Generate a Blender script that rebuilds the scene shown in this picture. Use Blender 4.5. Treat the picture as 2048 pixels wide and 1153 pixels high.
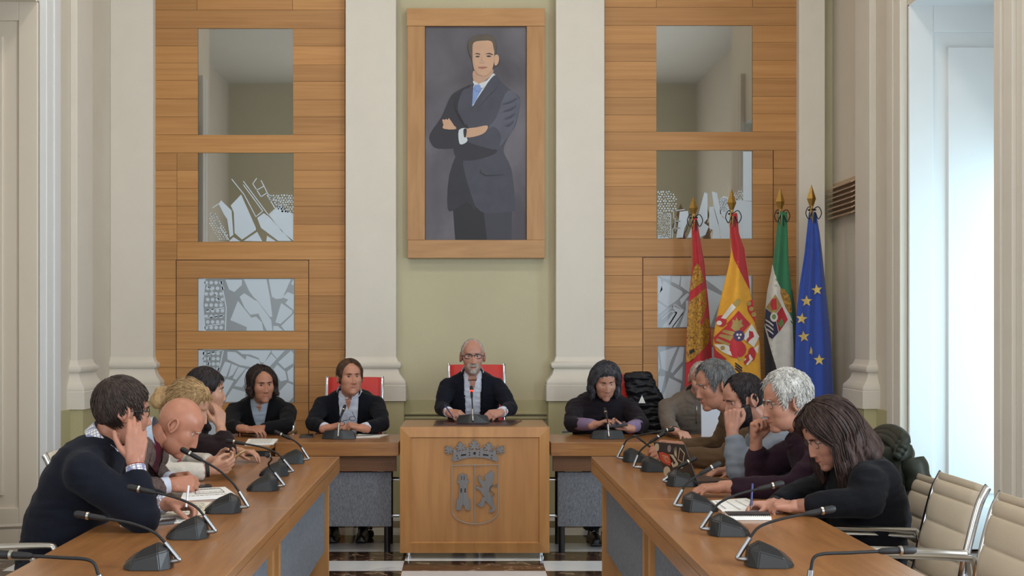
import bpy, bmesh, math, random
from mathutils import Vector, Matrix, noise
from mathutils.bvhtree import BVHTree
from mathutils.geometry import tessellate_polygon

for o in list(bpy.data.objects):
    bpy.data.objects.remove(o, do_unlink=True)
SC = bpy.context.scene
COL = SC.collection
R = math.radians
V = Vector

# ------------------------------------------------------------------ camera
F, VX, HY, HC = 2500.0, 925.0, 655.0, 1.43      # focal length in pixels, axis, eye height
cam_d = bpy.data.cameras.new('camera')
cam = bpy.data.objects.new('camera', cam_d)
COL.objects.link(cam)
cam.location = (0, 0, HC)
cam.rotation_euler = (R(90), 0, 0)
cam_d.sensor_width = 36
cam_d.lens = F / 2048 * 36
cam_d.shift_x = (1024 - VX) / 2048
cam_d.shift_y = (HY - 576.5) / 2048
cam_d.clip_start = .05
SC.camera = cam


def P(px, py, Y):
    return V(((px - VX) * Y / F, Y, HC - (py - HY) * Y / F))


def T(px, py, z):
    return P(px, py, F * (HC - z) / (py - HY))


# ------------------------------------------------------------------ light and exposure
SC.view_settings.view_transform = 'Standard'
SC.view_settings.look = 'None'
SC.view_settings.gamma = 1
SC.view_settings.use_curve_mapping = False
SC.view_settings.exposure = 0.0
W = bpy.data.worlds.new('daylight')
SC.world = W
W.use_nodes = True
W.node_tree.nodes['Background'].inputs[0].default_value = (.75, .88, 1, 1)
W.node_tree.nodes['Background'].inputs[1].default_value = 1.0


def area(name, loc, rot, sx, sy, power, col):
    l = bpy.data.lights.new(name, 'AREA')
    l.shape = 'RECTANGLE'
    l.size, l.size_y, l.energy, l.color = sx, sy, power, col
    o = bpy.data.objects.new(name, l)
    o.location = loc
    o.rotation_euler = rot
    COL.objects.link(o)
    return o


DAY = (.80, .91, 1)
# daylight entering through the tall windows of the right wall and the rear of the hall
area('daylight_window_right_stage', (3.62, 7.35, 1.35), (0, R(90), 0), 2.3, 1.3, 34, (.56, .85, 1))
area('daylight_window_right_hall', (3.92, 2.0, 2.0), (0, R(90), 0), 3.1, 1.6, 270, (.76, .89, 1))
area('daylight_window_left_hall', (-3.92, 1.2, 2.0), (0, R(-90), 0), 3.1, 1.6, 60, DAY)
area('daylight_windows_rear', (0.3, -1.9, 2.6), (R(90), 0, 0), 5.5, 3.2, 130, (.96, .97, 1))
CEIL = 5.6

# ------------------------------------------------------------------ materials


def lin(c):
    return c / 12.92 if c <= .04045 else ((c + .055) / 1.055) ** 2.4


def hexc(h):
    h = h.lstrip('#')
    return tuple(lin(int(h[i:i + 2], 16) / 255) for i in (0, 2, 4)) + (1,)


MATS = {}


def mat(name, col, rough=.6, metal=0, var=0, vscale=(8, 8, 8), bump=0, bscale=60, spec=.5, rnd=0, col2=None,
        emit=0, coat=0, sheen=0, bdist=.02, detail=4):
    """procedural principled material; var mixes towards col2 (or a darker tone) with noise"""
    if name in MATS:
        return MATS[name]
    m = bpy.data.materials.new(name)
    m.use_nodes = True
    nt = m.node_tree
    b = nt.nodes['Principled BSDF']
    c = hexc(col) if isinstance(col, str) else col
    b.inputs['Base Color'].default_value = c
    b.inputs['Roughness'].default_value = rough
    b.inputs['Metallic'].default_value = metal
    b.inputs['Specular IOR Level'].default_value = spec
    b.inputs['Coat Weight'].default_value = coat
    b.inputs['Coat Roughness'].default_value = .15
    if sheen:
        b.inputs['Sheen Weight'].default_value = sheen
        b.inputs['Sheen Roughness'].default_value = .5
    if emit:
        b.inputs['Emission Color'].default_value = c
        b.inputs['Emission Strength'].default_value = emit
    tc = nt.nodes.new('ShaderNodeTexCoord')
    out = None
    if var or rnd:
        mp = nt.nodes.new('ShaderNodeMapping')
        mp.inputs['Scale'].default_value = vscale
        nt.links.new(tc.outputs['Object'], mp.inputs[0])
        if rnd:
            oi = nt.nodes.new('ShaderNodeObjectInfo')
            mul = nt.nodes.new('ShaderNodeVectorMath')
            mul.operation = 'MULTIPLY'
            mul.inputs[1].default_value = (37, 51, 43)
            nt.links.new(oi.outputs['Random'], mul.inputs[0])
            nt.links.new(mul.outputs[0], mp.inputs['Location'])
        nz = nt.nodes.new('ShaderNodeTexNoise')
        nz.inputs['Scale'].default_value = 1
        nz.inputs['Detail'].default_value = detail
        nz.inputs['Distortion'].default_value = .4
        nt.links.new(mp.outputs[0], nz.inputs['Vector'])
        cr = nt.nodes.new('ShaderNodeMapRange')
        cr.inputs[1].default_value, cr.inputs[2].default_value = .3, .7
        nt.links.new(nz.outputs[0], cr.inputs[0])
        mx = nt.nodes.new('ShaderNodeMix')
        mx.data_type = 'RGBA'
        k = max(0, 1 - var)
        c2 = hexc(col2) if col2 else (c[0] * k, c[1] * k, c[2] * k, 1)
        mx.inputs[6].default_value = c
        mx.inputs[7].default_value = c2
        nt.links.new(cr.outputs[0], mx.inputs[0])
        out = mx.outputs[2]
        if rnd:
            hs = nt.nodes.new('ShaderNodeHueSaturation')
            mr = nt.nodes.new('ShaderNodeMapRange')
            mr.inputs[3].default_value, mr.inputs[4].default_value = 1 - rnd, 1 + rnd
            nt.links.new(oi.outputs['Random'], mr.inputs[0])
            nt.links.new(mr.outputs[0], hs.inputs['Value'])
            nt.links.new(out, hs.inputs['Color'])
            out = hs.outputs[0]
        nt.links.new(out, b.inputs['Base Color'])
    if bump:
        n2 = nt.nodes.new('ShaderNodeTexNoise')
        n2.inputs['Scale'].default_value = bscale if not isinstance(bscale, tuple) else 1
        n2.inputs['Detail'].default_value = 3
        if isinstance(bscale, tuple):
            mp2 = nt.nodes.new('ShaderNodeMapping')
            mp2.inputs['Scale'].default_value = bscale
            nt.links.new(tc.outputs['Object'], mp2.inputs[0])
            nt.links.new(mp2.outputs[0], n2.inputs['Vector'])
        else:
            nt.links.new(tc.outputs['Object'], n2.inputs['Vector'])
        bp = nt.nodes.new('ShaderNodeBump')
        bp.inputs['Strength'].default_value = bump
        bp.inputs['Distance'].default_value = bdist
        nt.links.new(n2.outputs[0], bp.inputs['Height'])
        nt.links.new(bp.outputs[0], b.inputs['Normal'])
    MATS[name] = m
    return m


def pattern_mat(name, ca, cb, kind, scale, rough=.8, width=.25):
    """woven check or stripes on cloth, in object space"""
    m = bpy.data.materials.new(name)
    m.use_nodes = True
    nt = m.node_tree
    b = nt.nodes['Principled BSDF']
    b.inputs['Roughness'].default_value = rough
    tc = nt.nodes.new('ShaderNodeTexCoord')
    mp = nt.nodes.new('ShaderNodeMapping')
    mp.inputs['Rotation'].default_value = (.35, .3, .5)
    nt.links.new(tc.outputs['Object'], mp.inputs[0])
    sx = nt.nodes.new('ShaderNodeSeparateXYZ')
    nt.links.new(mp.outputs[0], sx.inputs[0])
    outs = []
    for ax in ((0, 1, 2) if kind == 'check' else (2,)):
        mu = nt.nodes.new('ShaderNodeMath')
        mu.operation = 'MULTIPLY'
        mu.inputs[1].default_value = scale
        nt.links.new(sx.outputs[ax], mu.inputs[0])
        fr = nt.nodes.new('ShaderNodeMath')
        fr.operation = 'FRACT'
        nt.links.new(mu.outputs[0], fr.inputs[0])
        lt = nt.nodes.new('ShaderNodeMath')
        lt.operation = 'LESS_THAN'
        lt.inputs[1].default_value = width
        nt.links.new(fr.outputs[0], lt.inputs[0])
        outs.append(lt.outputs[0])
    o = outs[0]
    for k in outs[1:]:
        mxn = nt.nodes.new('ShaderNodeMath')
        mxn.operation = 'MAXIMUM'
        nt.links.new(o, mxn.inputs[0])
        nt.links.new(k, mxn.inputs[1])
        o = mxn.outputs[0]
    mx = nt.nodes.new('ShaderNodeMix')
    mx.data_type = 'RGBA'
    mx.inputs[6].default_value = hexc(ca)
    mx.inputs[7].default_value = hexc(cb)
    nt.links.new(o, mx.inputs[0])
    nt.links.new(mx.outputs[2], b.inputs['Base Color'])
    MATS[name] = m
    return m


wall_m = mat('cream_plaster', '#d2c9ba', .85, var=.05, vscale=(3, 3, 3), bump=.08, bscale=90)
pil_m = mat('pilaster_plaster', '#d9d2c6', .8, var=.04, vscale=(4, 4, 4), bump=.06, bscale=120)
olive_m = mat('olive_plaster', '#beb698', .85, var=.06, vscale=(2, 2, 2), bump=.1, bscale=110)
dado_m = mat('green_dado_paint', '#b4ac84', .6, var=.05, vscale=(3, 3, 3), bump=.05, bscale=70)
white_m = mat('white_gloss_paint', '#dfe0e0', .45, var=.02, vscale=(5, 5, 5))
beige_m = mat('beige_gloss_paint', '#d8cdbd', .45, var=.02, vscale=(5, 5, 5))
ceil_m = mat('ceiling_plaster', '#d8d5cf', .9, var=.05, vscale=(1, 1, 1))
plank_m = mat('oak_plank', '#bb8850', .5, var=.3, vscale=(1.3, 1.3, 52), rnd=.13, bump=.06, bscale=(4, 4, 110), col2='#a8753f', detail=7)
plank_v = plank_m
desk_m = mat('desk_oak', '#9f6d3f', .30, var=.3, vscale=(40, 3, 40), col2='#8b5c33', bump=.05, bscale=(120, 5, 120), coat=.25, detail=6)
deskx_m = mat('desk_oak_cross', '#a3713f', .30, var=.3, vscale=(3, 40, 40), col2='#885830', bump=.05, bscale=(5, 120, 120), coat=.25, detail=6)
front_m = mat('lectern_oak', '#bd8850', .42, var=.25, vscale=(22, 22, 2), col2='#ab7643', bump=.05, bscale=(90, 90, 4), detail=6)
darkwood_m = mat('apron_wood', '#7a5130', .5, var=.25, vscale=(3, 3, 40), col2='#694426')
frame_m = mat('frame_beech', '#b98a58', .4, var=.25, vscale=(24, 24, 3), col2='#a97a48', rnd=.06)
framex_m = mat('frame_beech_cross', '#b98a58', .4, var=.25, vscale=(3, 24, 24), col2='#a97a48', rnd=.06)
fabric_m = mat('grey_tweed', '#868a92', .95, var=.4, vscale=(230, 230, 60), bump=.3, bscale=220, col2='#5d6068')
chrome_m = mat('chrome', '#d8d9dc', .12, metal=1)
satin_m = mat('satin_steel', '#b9b4ac', .3, metal=1)
brk_m = mat('bracket_steel', '#a3a5a8', .32, metal=1)
crestf_m = mat('pale_steel', '#a39a92', .4, metal=.7)
crest_m = mat('brushed_steel', '#807c7c', .4, metal=.8, var=.2, vscale=(80, 80, 6))
black_m = mat('black_plastic', '#141416', .38, var=.2, vscale=(30, 30, 30))
blackd_m = mat('black_matt', '#0c0c0e', .6)
lcd_m = mat('lcd_glass', '#2c3a4c', .15, spec=.8)
red_m = mat('red_leather', '#c4241c', .45, bump=.08, bscale=160, var=.1)
cream_m = mat('cream_leather', '#c0b39f', .5, bump=.08, bscale=200, var=.05)
paper_m = mat('paper', '#e9e8e4', .8)
paper2_m = mat('paper_warm', '#e2dccb', .8)
ink_m = mat('ink', '#3c3c42', .8)
brass_m = mat('gilt_brass', '#b8924c', .32, metal=.8, var=.2, vscale=(30, 30, 30))
cordb_m = mat('black_cord', '#17161a', .7)
gold_m = mat('gold_cord', '#b79a55', .6)
frost_m = mat('frosted_film', '#c3d0dc', .55, var=.04, vscale=(5, 5, 5))
louvre_m = mat('louvre_paint', '#b59a80', .5)


def glass_like(name, base, rough, refl):
    m = bpy.data.materials.new(name)
    m.use_nodes = True
    b = m.node_tree.nodes['Principled BSDF']
    b.inputs['Base Color'].default_value = hexc(base)
    b.inputs['Metallic'].default_value = refl
    b.inputs['Roughness'].default_value = rough
    MATS[name] = m
    return m


mirror_m = glass_like('tinted_mirror_glass', '#a6a39b', .03, .85)
film_m = glass_like('etched_glass', '#8f979e', .35, .25)
lens_m = bpy.data.materials.new('spectacle_glass')
lens_m.use_nodes = True
_b = lens_m.node_tree.nodes['Principled BSDF']
_b.inputs['Base Color'].default_value = (.9, .93, .95, 1)
_b.inputs['Roughness'].default_value = .03
_b.inputs['Alpha'].default_value = .025
_b.inputs['Specular IOR Level'].default_value = .15


def marble(name, base, dark, vein, s):
    m = bpy.data.materials.new(name)
    m.use_nodes = True
    nt = m.node_tree
    b = nt.nodes['Principled BSDF']
    b.inputs['Roughness'].default_value = .12
    tc = nt.nodes.new('ShaderNodeTexCoord')
    n1 = nt.nodes.new('ShaderNodeTexNoise')
    n1.inputs['Scale'].default_value = s
    n1.inputs['Detail'].default_value = 8
    n1.inputs['Distortion'].default_value = 1.2
    nt.links.new(tc.outputs['Object'], n1.inputs['Vector'])
    r = nt.nodes.new('ShaderNodeValToRGB')
    e = r.color_ramp.elements
    e[0].position, e[0].color = .35, hexc(dark)
    e[1].position, e[1].color = .6, hexc(base)
    x = e.new(.68)
    x.color = hexc(vein)
    x = e.new(.72)
    x.color = hexc(base)
    nt.links.new(n1.outputs[0], r.inputs[0])
    nt.links.new(r.outputs[0], b.inputs['Base Color'])
    MATS[name] = m
    return m


mw_m = marble('white_marble', '#eceef3', '#e0e2e8', '#cfd1d8', 2.2)
mb_m = marble('brown_marble', '#5b4336', '#2f2420', '#b09a86', 13)

# ------------------------------------------------------------------ object helpers


def tag(o, label=None, cat=None, group=None, kind=None):
    if label:
        o['label'] = label
    if cat:
        o['category'] = cat
    if group:
        o['group'] = group
    if kind:
        o['kind'] = kind
    return o


def empty(name, loc, label=None, cat=None, group=None, kind=None, rz=0):
    o = bpy.data.objects.new(name, None)
    o.empty_display_size = .1
    o.location = loc
    o.rotation_euler = (0, 0, rz)
    COL.objects.link(o)
    return tag(o, label, cat, group, kind)


def link(name, me, m=None, parent=None, loc=None):
    o = bpy.data.objects.new(name, me)
    if m is not None:
        for k in (m if isinstance(m, (list, tuple)) else [m]):
            me.materials.append(k)
    COL.objects.link(o)
    if parent is not None:
        o.parent = parent
    if loc is not None:
        o.location = loc
    return o


class MB:
    """collects faces; build() links them as one mesh object"""

    def __init__(s, org=(0, 0, 0)):
        s.v, s.f, s.mi, s.org = [], [], [], V(org)

    def add(s, vs, fs, mi=0):
        n = len(s.v)
        s.v += [V(p) - s.org for p in vs]
        s.f += [tuple(i + n for i in f) for f in fs]
        s.mi += [mi] * len(fs)
        return s

    def box(s, a, b, mi=0, M=None):
        (x0, y0, z0), (x1, y1, z1) = a, b
        vs = [V((x, y, z)) for z in (z0, z1) for y in (y0, y1) for x in (x0, x1)]
        if M is not None:
            vs = [M @ p for p in vs]
        return s.add(vs, [(0, 2, 3, 1), (4, 5, 7, 6), (0, 1, 5, 4), (2, 6, 7, 3), (0, 4, 6, 2), (1, 3, 7, 5)], mi)

    def prism(s, pts, fn, t, mi=0):
        """pts: 2D polygon; fn(u, v, w) -> 3D; extruded w from 0 to t"""
        n = len(pts)
        ar = sum(pts[i][0] * pts[(i + 1) % n][1] - pts[(i + 1) % n][0] * pts[i][1] for i in range(n))
        if ar < 0:
            pts = pts[::-1]
        vs = [V(fn(u, v, 0)) for u, v in pts] + [V(fn(u, v, t)) for u, v in pts]
        tri = tessellate_polygon([[V((u, v, 0)) for u, v in pts]])
        fs = [tuple(k) for k in tri] + [tuple(i + n for i in k[::-1]) for k in tri]
        fs += [(i, (i + 1) % n, n + (i + 1) % n, n + i) for i in range(n)]
        return s.add(vs, fs, mi)

    def tube(s, path, r, n=10, cap=True, mi=0, flat=1.0, up=None):
        path = [V(p) for p in path]
        m = len(path)
        rr = r if isinstance(r, (list, tuple)) else [r] * m
        t0 = (path[1] - path[0]).normalized()
        u = V(up) if up is not None else V((0, 0, 1))
        if abs(u.dot(t0)) > .95:
            u = V((1, 0, 0))
        a = (u - t0 * u.dot(t0)).normalized()
        vs = []
        for i in range(m):
            t = (path[min(i + 1, m - 1)] - path[max(i - 1, 0)])
            if t.length < 1e-9:
                t = t0
            t.normalize()
            a = a - t * a.dot(t)
            if a.length < 1e-6:
                a = t.orthogonal()
            a.normalize()
            b = t.cross(a)
            for k in range(n):
                q = 2 * math.pi * k / n
                vs.append(path[i] + a * math.cos(q) * rr[i] * flat + b * math.sin(q) * rr[i])
        fs = [(i * n + k, i * n + (k + 1) % n, (i + 1) * n + (k + 1) % n, (i + 1) * n + k) for i in range(m - 1) for k in range(n)]
        if cap:
            fs += [tuple(range(n))[::-1], tuple((m - 1) * n + k for k in range(n))]
        return s.add(vs, fs, mi)

    def lathe(s, prof, c, axis=(0, 0, 1), n=16, mi=0):
        """prof: (radius, height along axis)"""
        ax = V(axis).normalized()
        a = ax.orthogonal().normalized()
        b = ax.cross(a)
        c = V(c)
        m = len(prof)
        vs = [c + ax * h + (a * math.cos(2 * math.pi * k / n) + b * math.sin(2 * math.pi * k / n)) * r for r, h in prof for k in range(n)]
        fs = [(i * n + k, i * n + (k + 1) % n, (i + 1) * n + (k + 1) % n, (i + 1) * n + k) for i in range(m - 1) for k in range(n)]
        fs += [tuple(range(n))[::-1], tuple((m - 1) * n + k for k in range(n))]
        return s.add(vs, fs, mi)

    def grid(s, fn, nu, nv, mi=0, wrap=False):
        nn = nu if wrap else nu + 1
        vs = [V(fn(i / nu, j / nv)) for j in range(nv + 1) for i in range(nn)]
        fs = []
        for j in range(nv):
            for i in range(nu):
                a, b = j * nn + i, j * nn + (i + 1) % nn
                fs.append((a, b, b + nn, a + nn))
        return s.add(vs, fs, mi)

    def ball(s, c, r, n=12, m=8, M=None, mi=0):
        c = V(c)
        rr = r if isinstance(r, (list, tuple)) else (r, r, r)
        vs = [V((0, 0, rr[2]))]
        for j in range(1, m):
            th = math.pi * j / m
            for i in range(n):
                ph = 2 * math.pi * i / n
                vs.append(V((rr[0] * math.sin(th) * math.cos(ph), rr[1] * math.sin(th) * math.sin(ph), rr[2] * math.cos(th))))
        vs.append(V((0, 0, -rr[2])))
        if M is not None:
            vs = [M @ p for p in vs]
        vs = [p + c for p in vs]
        fs = [(0, 1 + i, 1 + (i + 1) % n) for i in range(n)]
        for j in range(m - 2):
            for i in range(n):
                a, b = 1 + j * n + i, 1 + j * n + (i + 1) % n
                fs.append((a, a + n, b + n, b))
        L = len(vs) - 1
        fs += [(L, 1 + (m - 2) * n + (i + 1) % n, 1 + (m - 2) * n + i) for i in range(n)]
        return s.add(vs, fs, mi)

    def mesh(s, name, smooth=None, bevel=0, bseg=2, recalc=False):
        me = bpy.data.meshes.new(name)
        me.from_pydata(s.v, [], s.f)
        me.polygons.foreach_set('material_index', s.mi)
        if bevel or recalc:
            bm = bmesh.new()
            bm.from_mesh(me)
            bmesh.ops.recalc_face_normals(bm, faces=bm.faces)
            if bevel:
                es = [e for e in bm.edges if len(e.link_faces) == 2 and e.calc_face_angle(0) > .5]
                bmesh.ops.bevel(bm, geom=es, offset=bevel, segments=bseg, affect='EDGES', profile=.5, clamp_overlap=True)
            bm.to_mesh(me)
            bm.free()
        if smooth is True:
            me.polygons.foreach_set('use_smooth', [True] * len(me.polygons))
        elif smooth:
            me.polygons.foreach_set('use_smooth', [True] * len(me.polygons))
            me.set_sharp_from_angle(angle=R(smooth))
        me.update()
        return me

    def build(s, name, m, parent=None, smooth=None, bevel=0, bseg=2, recalc=False, world=True):
        me = s.mesh(name, smooth, bevel, bseg, recalc)
        o = link(name, me, m, parent)
        if parent is None:
            o.location = s.org
        elif world:                      # org is given in world space: bring it into the parent's space
            p = wmat(parent)
            o.matrix_local = p.inverted() @ Matrix.Translation(s.org)
        return o


def wmat(o):
    m = o.matrix_basis.copy()
    p = o.parent
    while p is not None:
        m = p.matrix_basis @ m
        p = p.parent
    return m


def copy_tree(o, parent=None):
    c = o.copy()
    COL.objects.link(c)
    c.parent = parent
    for ch in [k for k in bpy.data.objects if k.parent == o]:
        copy_tree(ch, c)
    return c


def smoothpath(pts, n=8):
    """Catmull-Rom through pts"""
    pts = [V(p) for p in pts]
    q = [pts[0] * 2 - pts[1]] + pts + [pts[-1] * 2 - pts[-2]]
    out = []
    for i in range(1, len(q) - 2):
        for k in range(n):
            t = k / n
            a, b, c, d = q[i - 1], q[i], q[i + 1], q[i + 2]
            out.append(.5 * ((2 * b) + (c - a) * t + (2 * a - 5 * b + 4 * c - d) * t * t + (3 * b - a - 3 * c + d) * t ** 3))
    out.append(pts[-1])
    return out


def struct(mb, name, m, parent=None, **k):
    o = mb.build(name, m, parent, **k)
    if parent is None:
        o['kind'] = 'structure'
    return o
# ------------------------------------------------------------------ the hall
XL, XR, YB = -2.70, 2.87, 9.70
YN, XO, YR, OT = 6.0, 4.0, -2.0, 3.51


def slab(name, m, *boxes, label=None, **k):
    mb = MB()
    for a, b in boxes:
        mb.box(a, b)
    o = struct(mb, name, m, **k)
    if label:
        o['label'] = label
    return o


floor = slab('floor', mb_m, ((-4.2, -2.2, -.12), (4.2, 9.9, -.012)), label='polished chequered marble floor')
rng = random.Random(4)
for i in range(-3, 5):
    for j in range(-5, 8):
        x0, y0 = -.354 + .843 * i, 7.33 + .315 * j
        x1, y1 = min(x0 + .841, XR), min(y0 + .313, YB)
        x0 = max(x0, XL)
        if x1 - x0 < .05 or y1 - y0 < .02:
            continue
        white = (i + j) % 2 == 1
        mb = MB((x0, y0, 0)).box((x0, y0, -.012), (x1, y1, 0))
        mb.build('floor_tile', mw_m if white else mb_m, floor)
# rest of the chequer, towards and behind the camera, as one joined part
mbw = MB()
for i in range(-5, 6):
    for j in range(-30, -5):
        x0, y0 = -.354 + .843 * i, 7.33 + .315 * j
        if (i + j) % 2 and -4 < x0 < 3.2:
            mbw.box((x0, y0, -.012), (x0 + .841, y0 + .313, 0))
o = mbw.build('floor_tile', mw_m, floor)
o['kind'] = 'stuff'

wb = slab('wall_back', olive_m, ((-2.9, YB, 0), (3.1, YB + .25, CEIL)), label='olive plaster end wall of the hall')
slab('ceiling', ceil_m, ((-4.2, -2.2, CEIL), (4.2, 9.95, CEIL + .15)), label='pale plaster ceiling')
wl = slab('wall_left', wall_m, ((XL - .75, 7.97, 0), (XL, YB, CEIL)), ((XL - .75, YN, 0), (XL, 6.55, CEIL)),
          ((XL - .75, 6.55, OT), (XL, 7.97, CEIL)), ((-XO - .2, YN, 0), (XL - .75, YN + .2, CEIL)),
          ((-XO - .2, YR, 0), (-XO, .4, CEIL)), ((-XO - .2, 2.0, 0), (-XO, YN, CEIL)), ((-XO - .2, .4, OT), (-XO, 2.0, CEIL)),
          label='cream plaster wall on the left with a deep panelled opening')
wr = slab('wall_right', wall_m, ((XR, 8.06, 0), (XR + .85, YB, CEIL)), ((XR, YN, 0), (XR + .85, 6.64, CEIL)),
          ((XR, 6.64, OT), (XR + .85, 8.06, CEIL)), ((XR + .85, YN, 0), (XO + .2, YN + .2, CEIL)),
          ((XO, YR, 0), (XO + .2, 1.2, CEIL)), ((XO, 2.8, 0), (XO + .2, YN, CEIL)), ((XO, 1.2, OT), (XO + .2, 2.8, CEIL)),
          label='cream plaster wall on the right with a deep window recess')
slab('wall_rear', olive_m, ((-XO, YR - .2, 0), (XO, YR, .9)), ((-XO, YR - .2, 4.3), (XO, YR, CEIL)),
     ((-XO, YR - .2, .9), (-2.5, YR, 4.3)), ((3.1, YR - .2, .9), (XO, YR, 4.3)), label='rear wall of the hall behind the camera')


def window(name, a, b, axis, label, nx=2, nz=4):
    """frame and panes filling the opening between corners a and b"""
    a, b = V(a), V(b)
    c = (a + b) / 2
    root = empty(name, (c.x, c.y, a.z), label, kind='structure')
    e = V((0, 1, 0)) if axis == 'x' else V((1, 0, 0))
    n = V((1, 0, 0)) if axis == 'x' else V((0, 1, 0))
    w = abs((b - a).dot(e))
    h = b.z - a.z
    p0 = V((c.x, c.y, a.z)) - e * w / 2
    mb = MB(root.location)

    def bar(u0, u1, z0, z1, t=.04):
        q0, q1 = p0 + e * u0 + V((0, 0, z0)) - n * t, p0 + e * u1 + V((0, 0, z1)) + n * t
        mb.box([min(q0[i], q1[i]) for i in range(3)], [max(q0[i], q1[i]) for i in range(3)])
    bar(0, .07, 0, h); bar(w - .07, w, 0, h); bar(.07, w - .07, 0, .1); bar(.07, w - .07, h - .07, h)
    for k in range(1, nx):
        bar(w * k / nx - .035, w * k / nx + .035, .1, h - .07)
    for k in range(1, nz):
        bar(.07, w - .07, h * k / nz - .02, h * k / nz + .02, .025)
    mb.build('window_frame', white_m, root)
    for i in range(nx):
        for k in range(nz):
            mb2 = MB(root.location)
            q0 = p0 + e * (w * i / nx + .036) + V((0, 0, h * k / nz + .02)) - n * .003
            q1 = p0 + e * (w * (i + 1) / nx - .036) + V((0, 0, h * (k + 1) / nz - .02)) + n * .003
            mb2.box([min(q0[i2], q1[i2]) for i2 in range(3)], [max(q0[i2], q1[i2]) for i2 in range(3)])
            mb2.build('pane', pane_m, root)
    return root


pane_m = bpy.data.materials.new('window_glass')
pane_m.use_nodes = True
_b = pane_m.node_tree.nodes['Principled BSDF']
_b.inputs['Base Color'].default_value = (.92, .96, 1, 1)
_b.inputs['Roughness'].default_value = .02
_b.inputs['Alpha'].default_value = .12
window('window_1', (XR + .80, 6.64, .02), (XR + .80, 8.06, OT), 'x', 'tall white balcony window in the bright right recess')
window('window_2', (XO + .1, 1.2, .02), (XO + .1, 2.8, OT), 'x', 'tall white window in the right wall behind the camera')
window('window_3', (-XO - .1, .4, .02), (-XO - .1, 2.0, OT), 'x', 'tall white window in the left wall behind the camera')
window('window_4', (-2.5, YR - .1, .9), (3.1, YR - .1, 4.3), 'y', 'wide row of rear windows behind the camera', 5, 3)

# door closing the left recess
d1 = empty('door_1', (XL - .72, 7.26, 0), 'closed panelled beige door deep in the left recess', kind='structure')
MB(d1.location).box((XL - .75, 6.55, 0), (XL - .68, 7.97, OT)).build('door_leaf', beige_m, d1)
for zz in ((.2, 1.1), (1.3, 3.2)):
    for yy in ((6.66, 7.2), (7.32, 7.86)):
        MB(d1.location).box((XL - .69, yy[0], zz[0]), (XL - .665, yy[1], zz[1])).build('door_panel', beige_m, d1, bevel=.01)
MB(d1.location).tube([(XL - .68, 7.2, 1.05), (XL - .62, 7.2, 1.05), (XL - .62, 7.08, 1.05)], .01).build('door_handle', satin_m, d1)


def jamb(wall, xw, sgn, y, m, pxs, ptop):
    """panelled lining on the jamb that faces the camera; xs are wall-relative depths"""
    def bx(u0, u1, z0, z1, t, nm):
        xa, xb = sorted((xw + sgn * u0, xw + sgn * u1))
        MB((xa, y, z0)).box((xa, y - t, z0), (xb, y, z1)).build(nm, m, wall, bevel=.004)
    e0, e1, dep = pxs
    bx(0, .70, 0, OT, .012, 'jamb_lining')
    bx(0, e0, .0, OT, .030, 'jamb_stile')
    bx(.64, .70, .0, OT, .030, 'jamb_stile')
    bx(e0, .64, ptop + .1, OT, .030, 'jamb_rail')
    bx(e0, .64, 0, .28, .030, 'jamb_rail')
    bx(e1, .60, .36, ptop, .034, 'jamb_panel')
    MB().box((min(xw, xw + sgn * .7), 6.5, OT - .012), (max(xw, xw + sgn * .7), y, OT - .002)).build('soffit_board', m, wall)


jamb(wl, XL, -1, 7.97, beige_m, (.12, .22, 0), 3.28)
jamb(wr, XR, 1, 8.06, white_m, (.155, .25, 0), 3.23)


def architrave(wall, x, sgn, y0, y1):
    """moulded casing on a side wall: stepped vertical fillets, each a strip of its own"""
    for k, (a, b, t) in enumerate(((0, .10, .05), (.10, .16, .035), (.16, .25, .045), (.25, .34, .025))):
        ya, yb = sorted((y0 + (y1 - y0) * a / .34, y0 + (y1 - y0) * b / .34))
        MB((x, ya, 0)).box((min(x, x + sgn * t), ya, 0), (max(x, x + sgn * t), yb, OT + .5)).build('architrave_strip', white_m if sgn > 0 else pil_m, wall, bevel=.006)


architrave(wl, XL, 1, 7.97, 8.33)
architrave(wr, XR, -1, 8.06, 8.39)
architrave(wr, XR, -1, 6.64, 6.35)
architrave(wl, XL, 1, 6.55, 6.22)

DZ = .868
# dado of the end wall and side walls
MB().box((XL, YB - .02, .1), (XR, YB, DZ)).build('dado', dado_m, wb)
for w, x, s, y0 in ((wl, XL, 1, 8.33), (wr, XR, -1, 8.39)):
    MB().box((min(x, x + s * .02), y0, .1), (max(x, x + s * .02), YB - .02, DZ)).build('dado', dado_m, w)
for nm, a, b in (('baseboard_back', (XL, YB - .04, 0), (XR, YB, .1)), ('baseboard_left', (XL, 8.33, 0), (XL + .035, YB - .04, .1)),
                 ('baseboard_right', (XR - .035, 8.39, 0), (XR, YB - .04, .1))):
    slab(nm, darkwood_m, (a, b), label='dark skirting board, ' + nm.split('_')[1] + ' wall')
# picture-rail moulding framing the dado panel behind the lectern
fx0, fx1 = P(795, 0, YB).x, P(1110, 0, YB).x
for k, (in_, t) in enumerate(((0, .03), (.035, .02))):
    x0, x1, z1, w_ = fx0 + in_, fx1 - in_, .775 - in_, .022
    y0 = YB - .02 - t
    for a, b in (((x0, y0, z1 - w_), (x1, YB - .02, z1)), ((x0, y0, .2), (x0 + w_, YB - .02, z1 - w_)), ((x1 - w_, y0, .2), (x1, YB - .02, z1 - w_))):
        MB(a).box(a, b).build('dado_moulding', dado_m, wb, bevel=.005)

BASE = [(.0, .0), (.0, .115), (-.006, .122), (-.004, .14), (.010, .16), (.028, .185), (.042, .225), (.044, .245), (.028, .252),
        (.024, .27), (.034, .285), (.036, .30), (.026, .314), (.05, .32), (.062, .345)]


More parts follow.
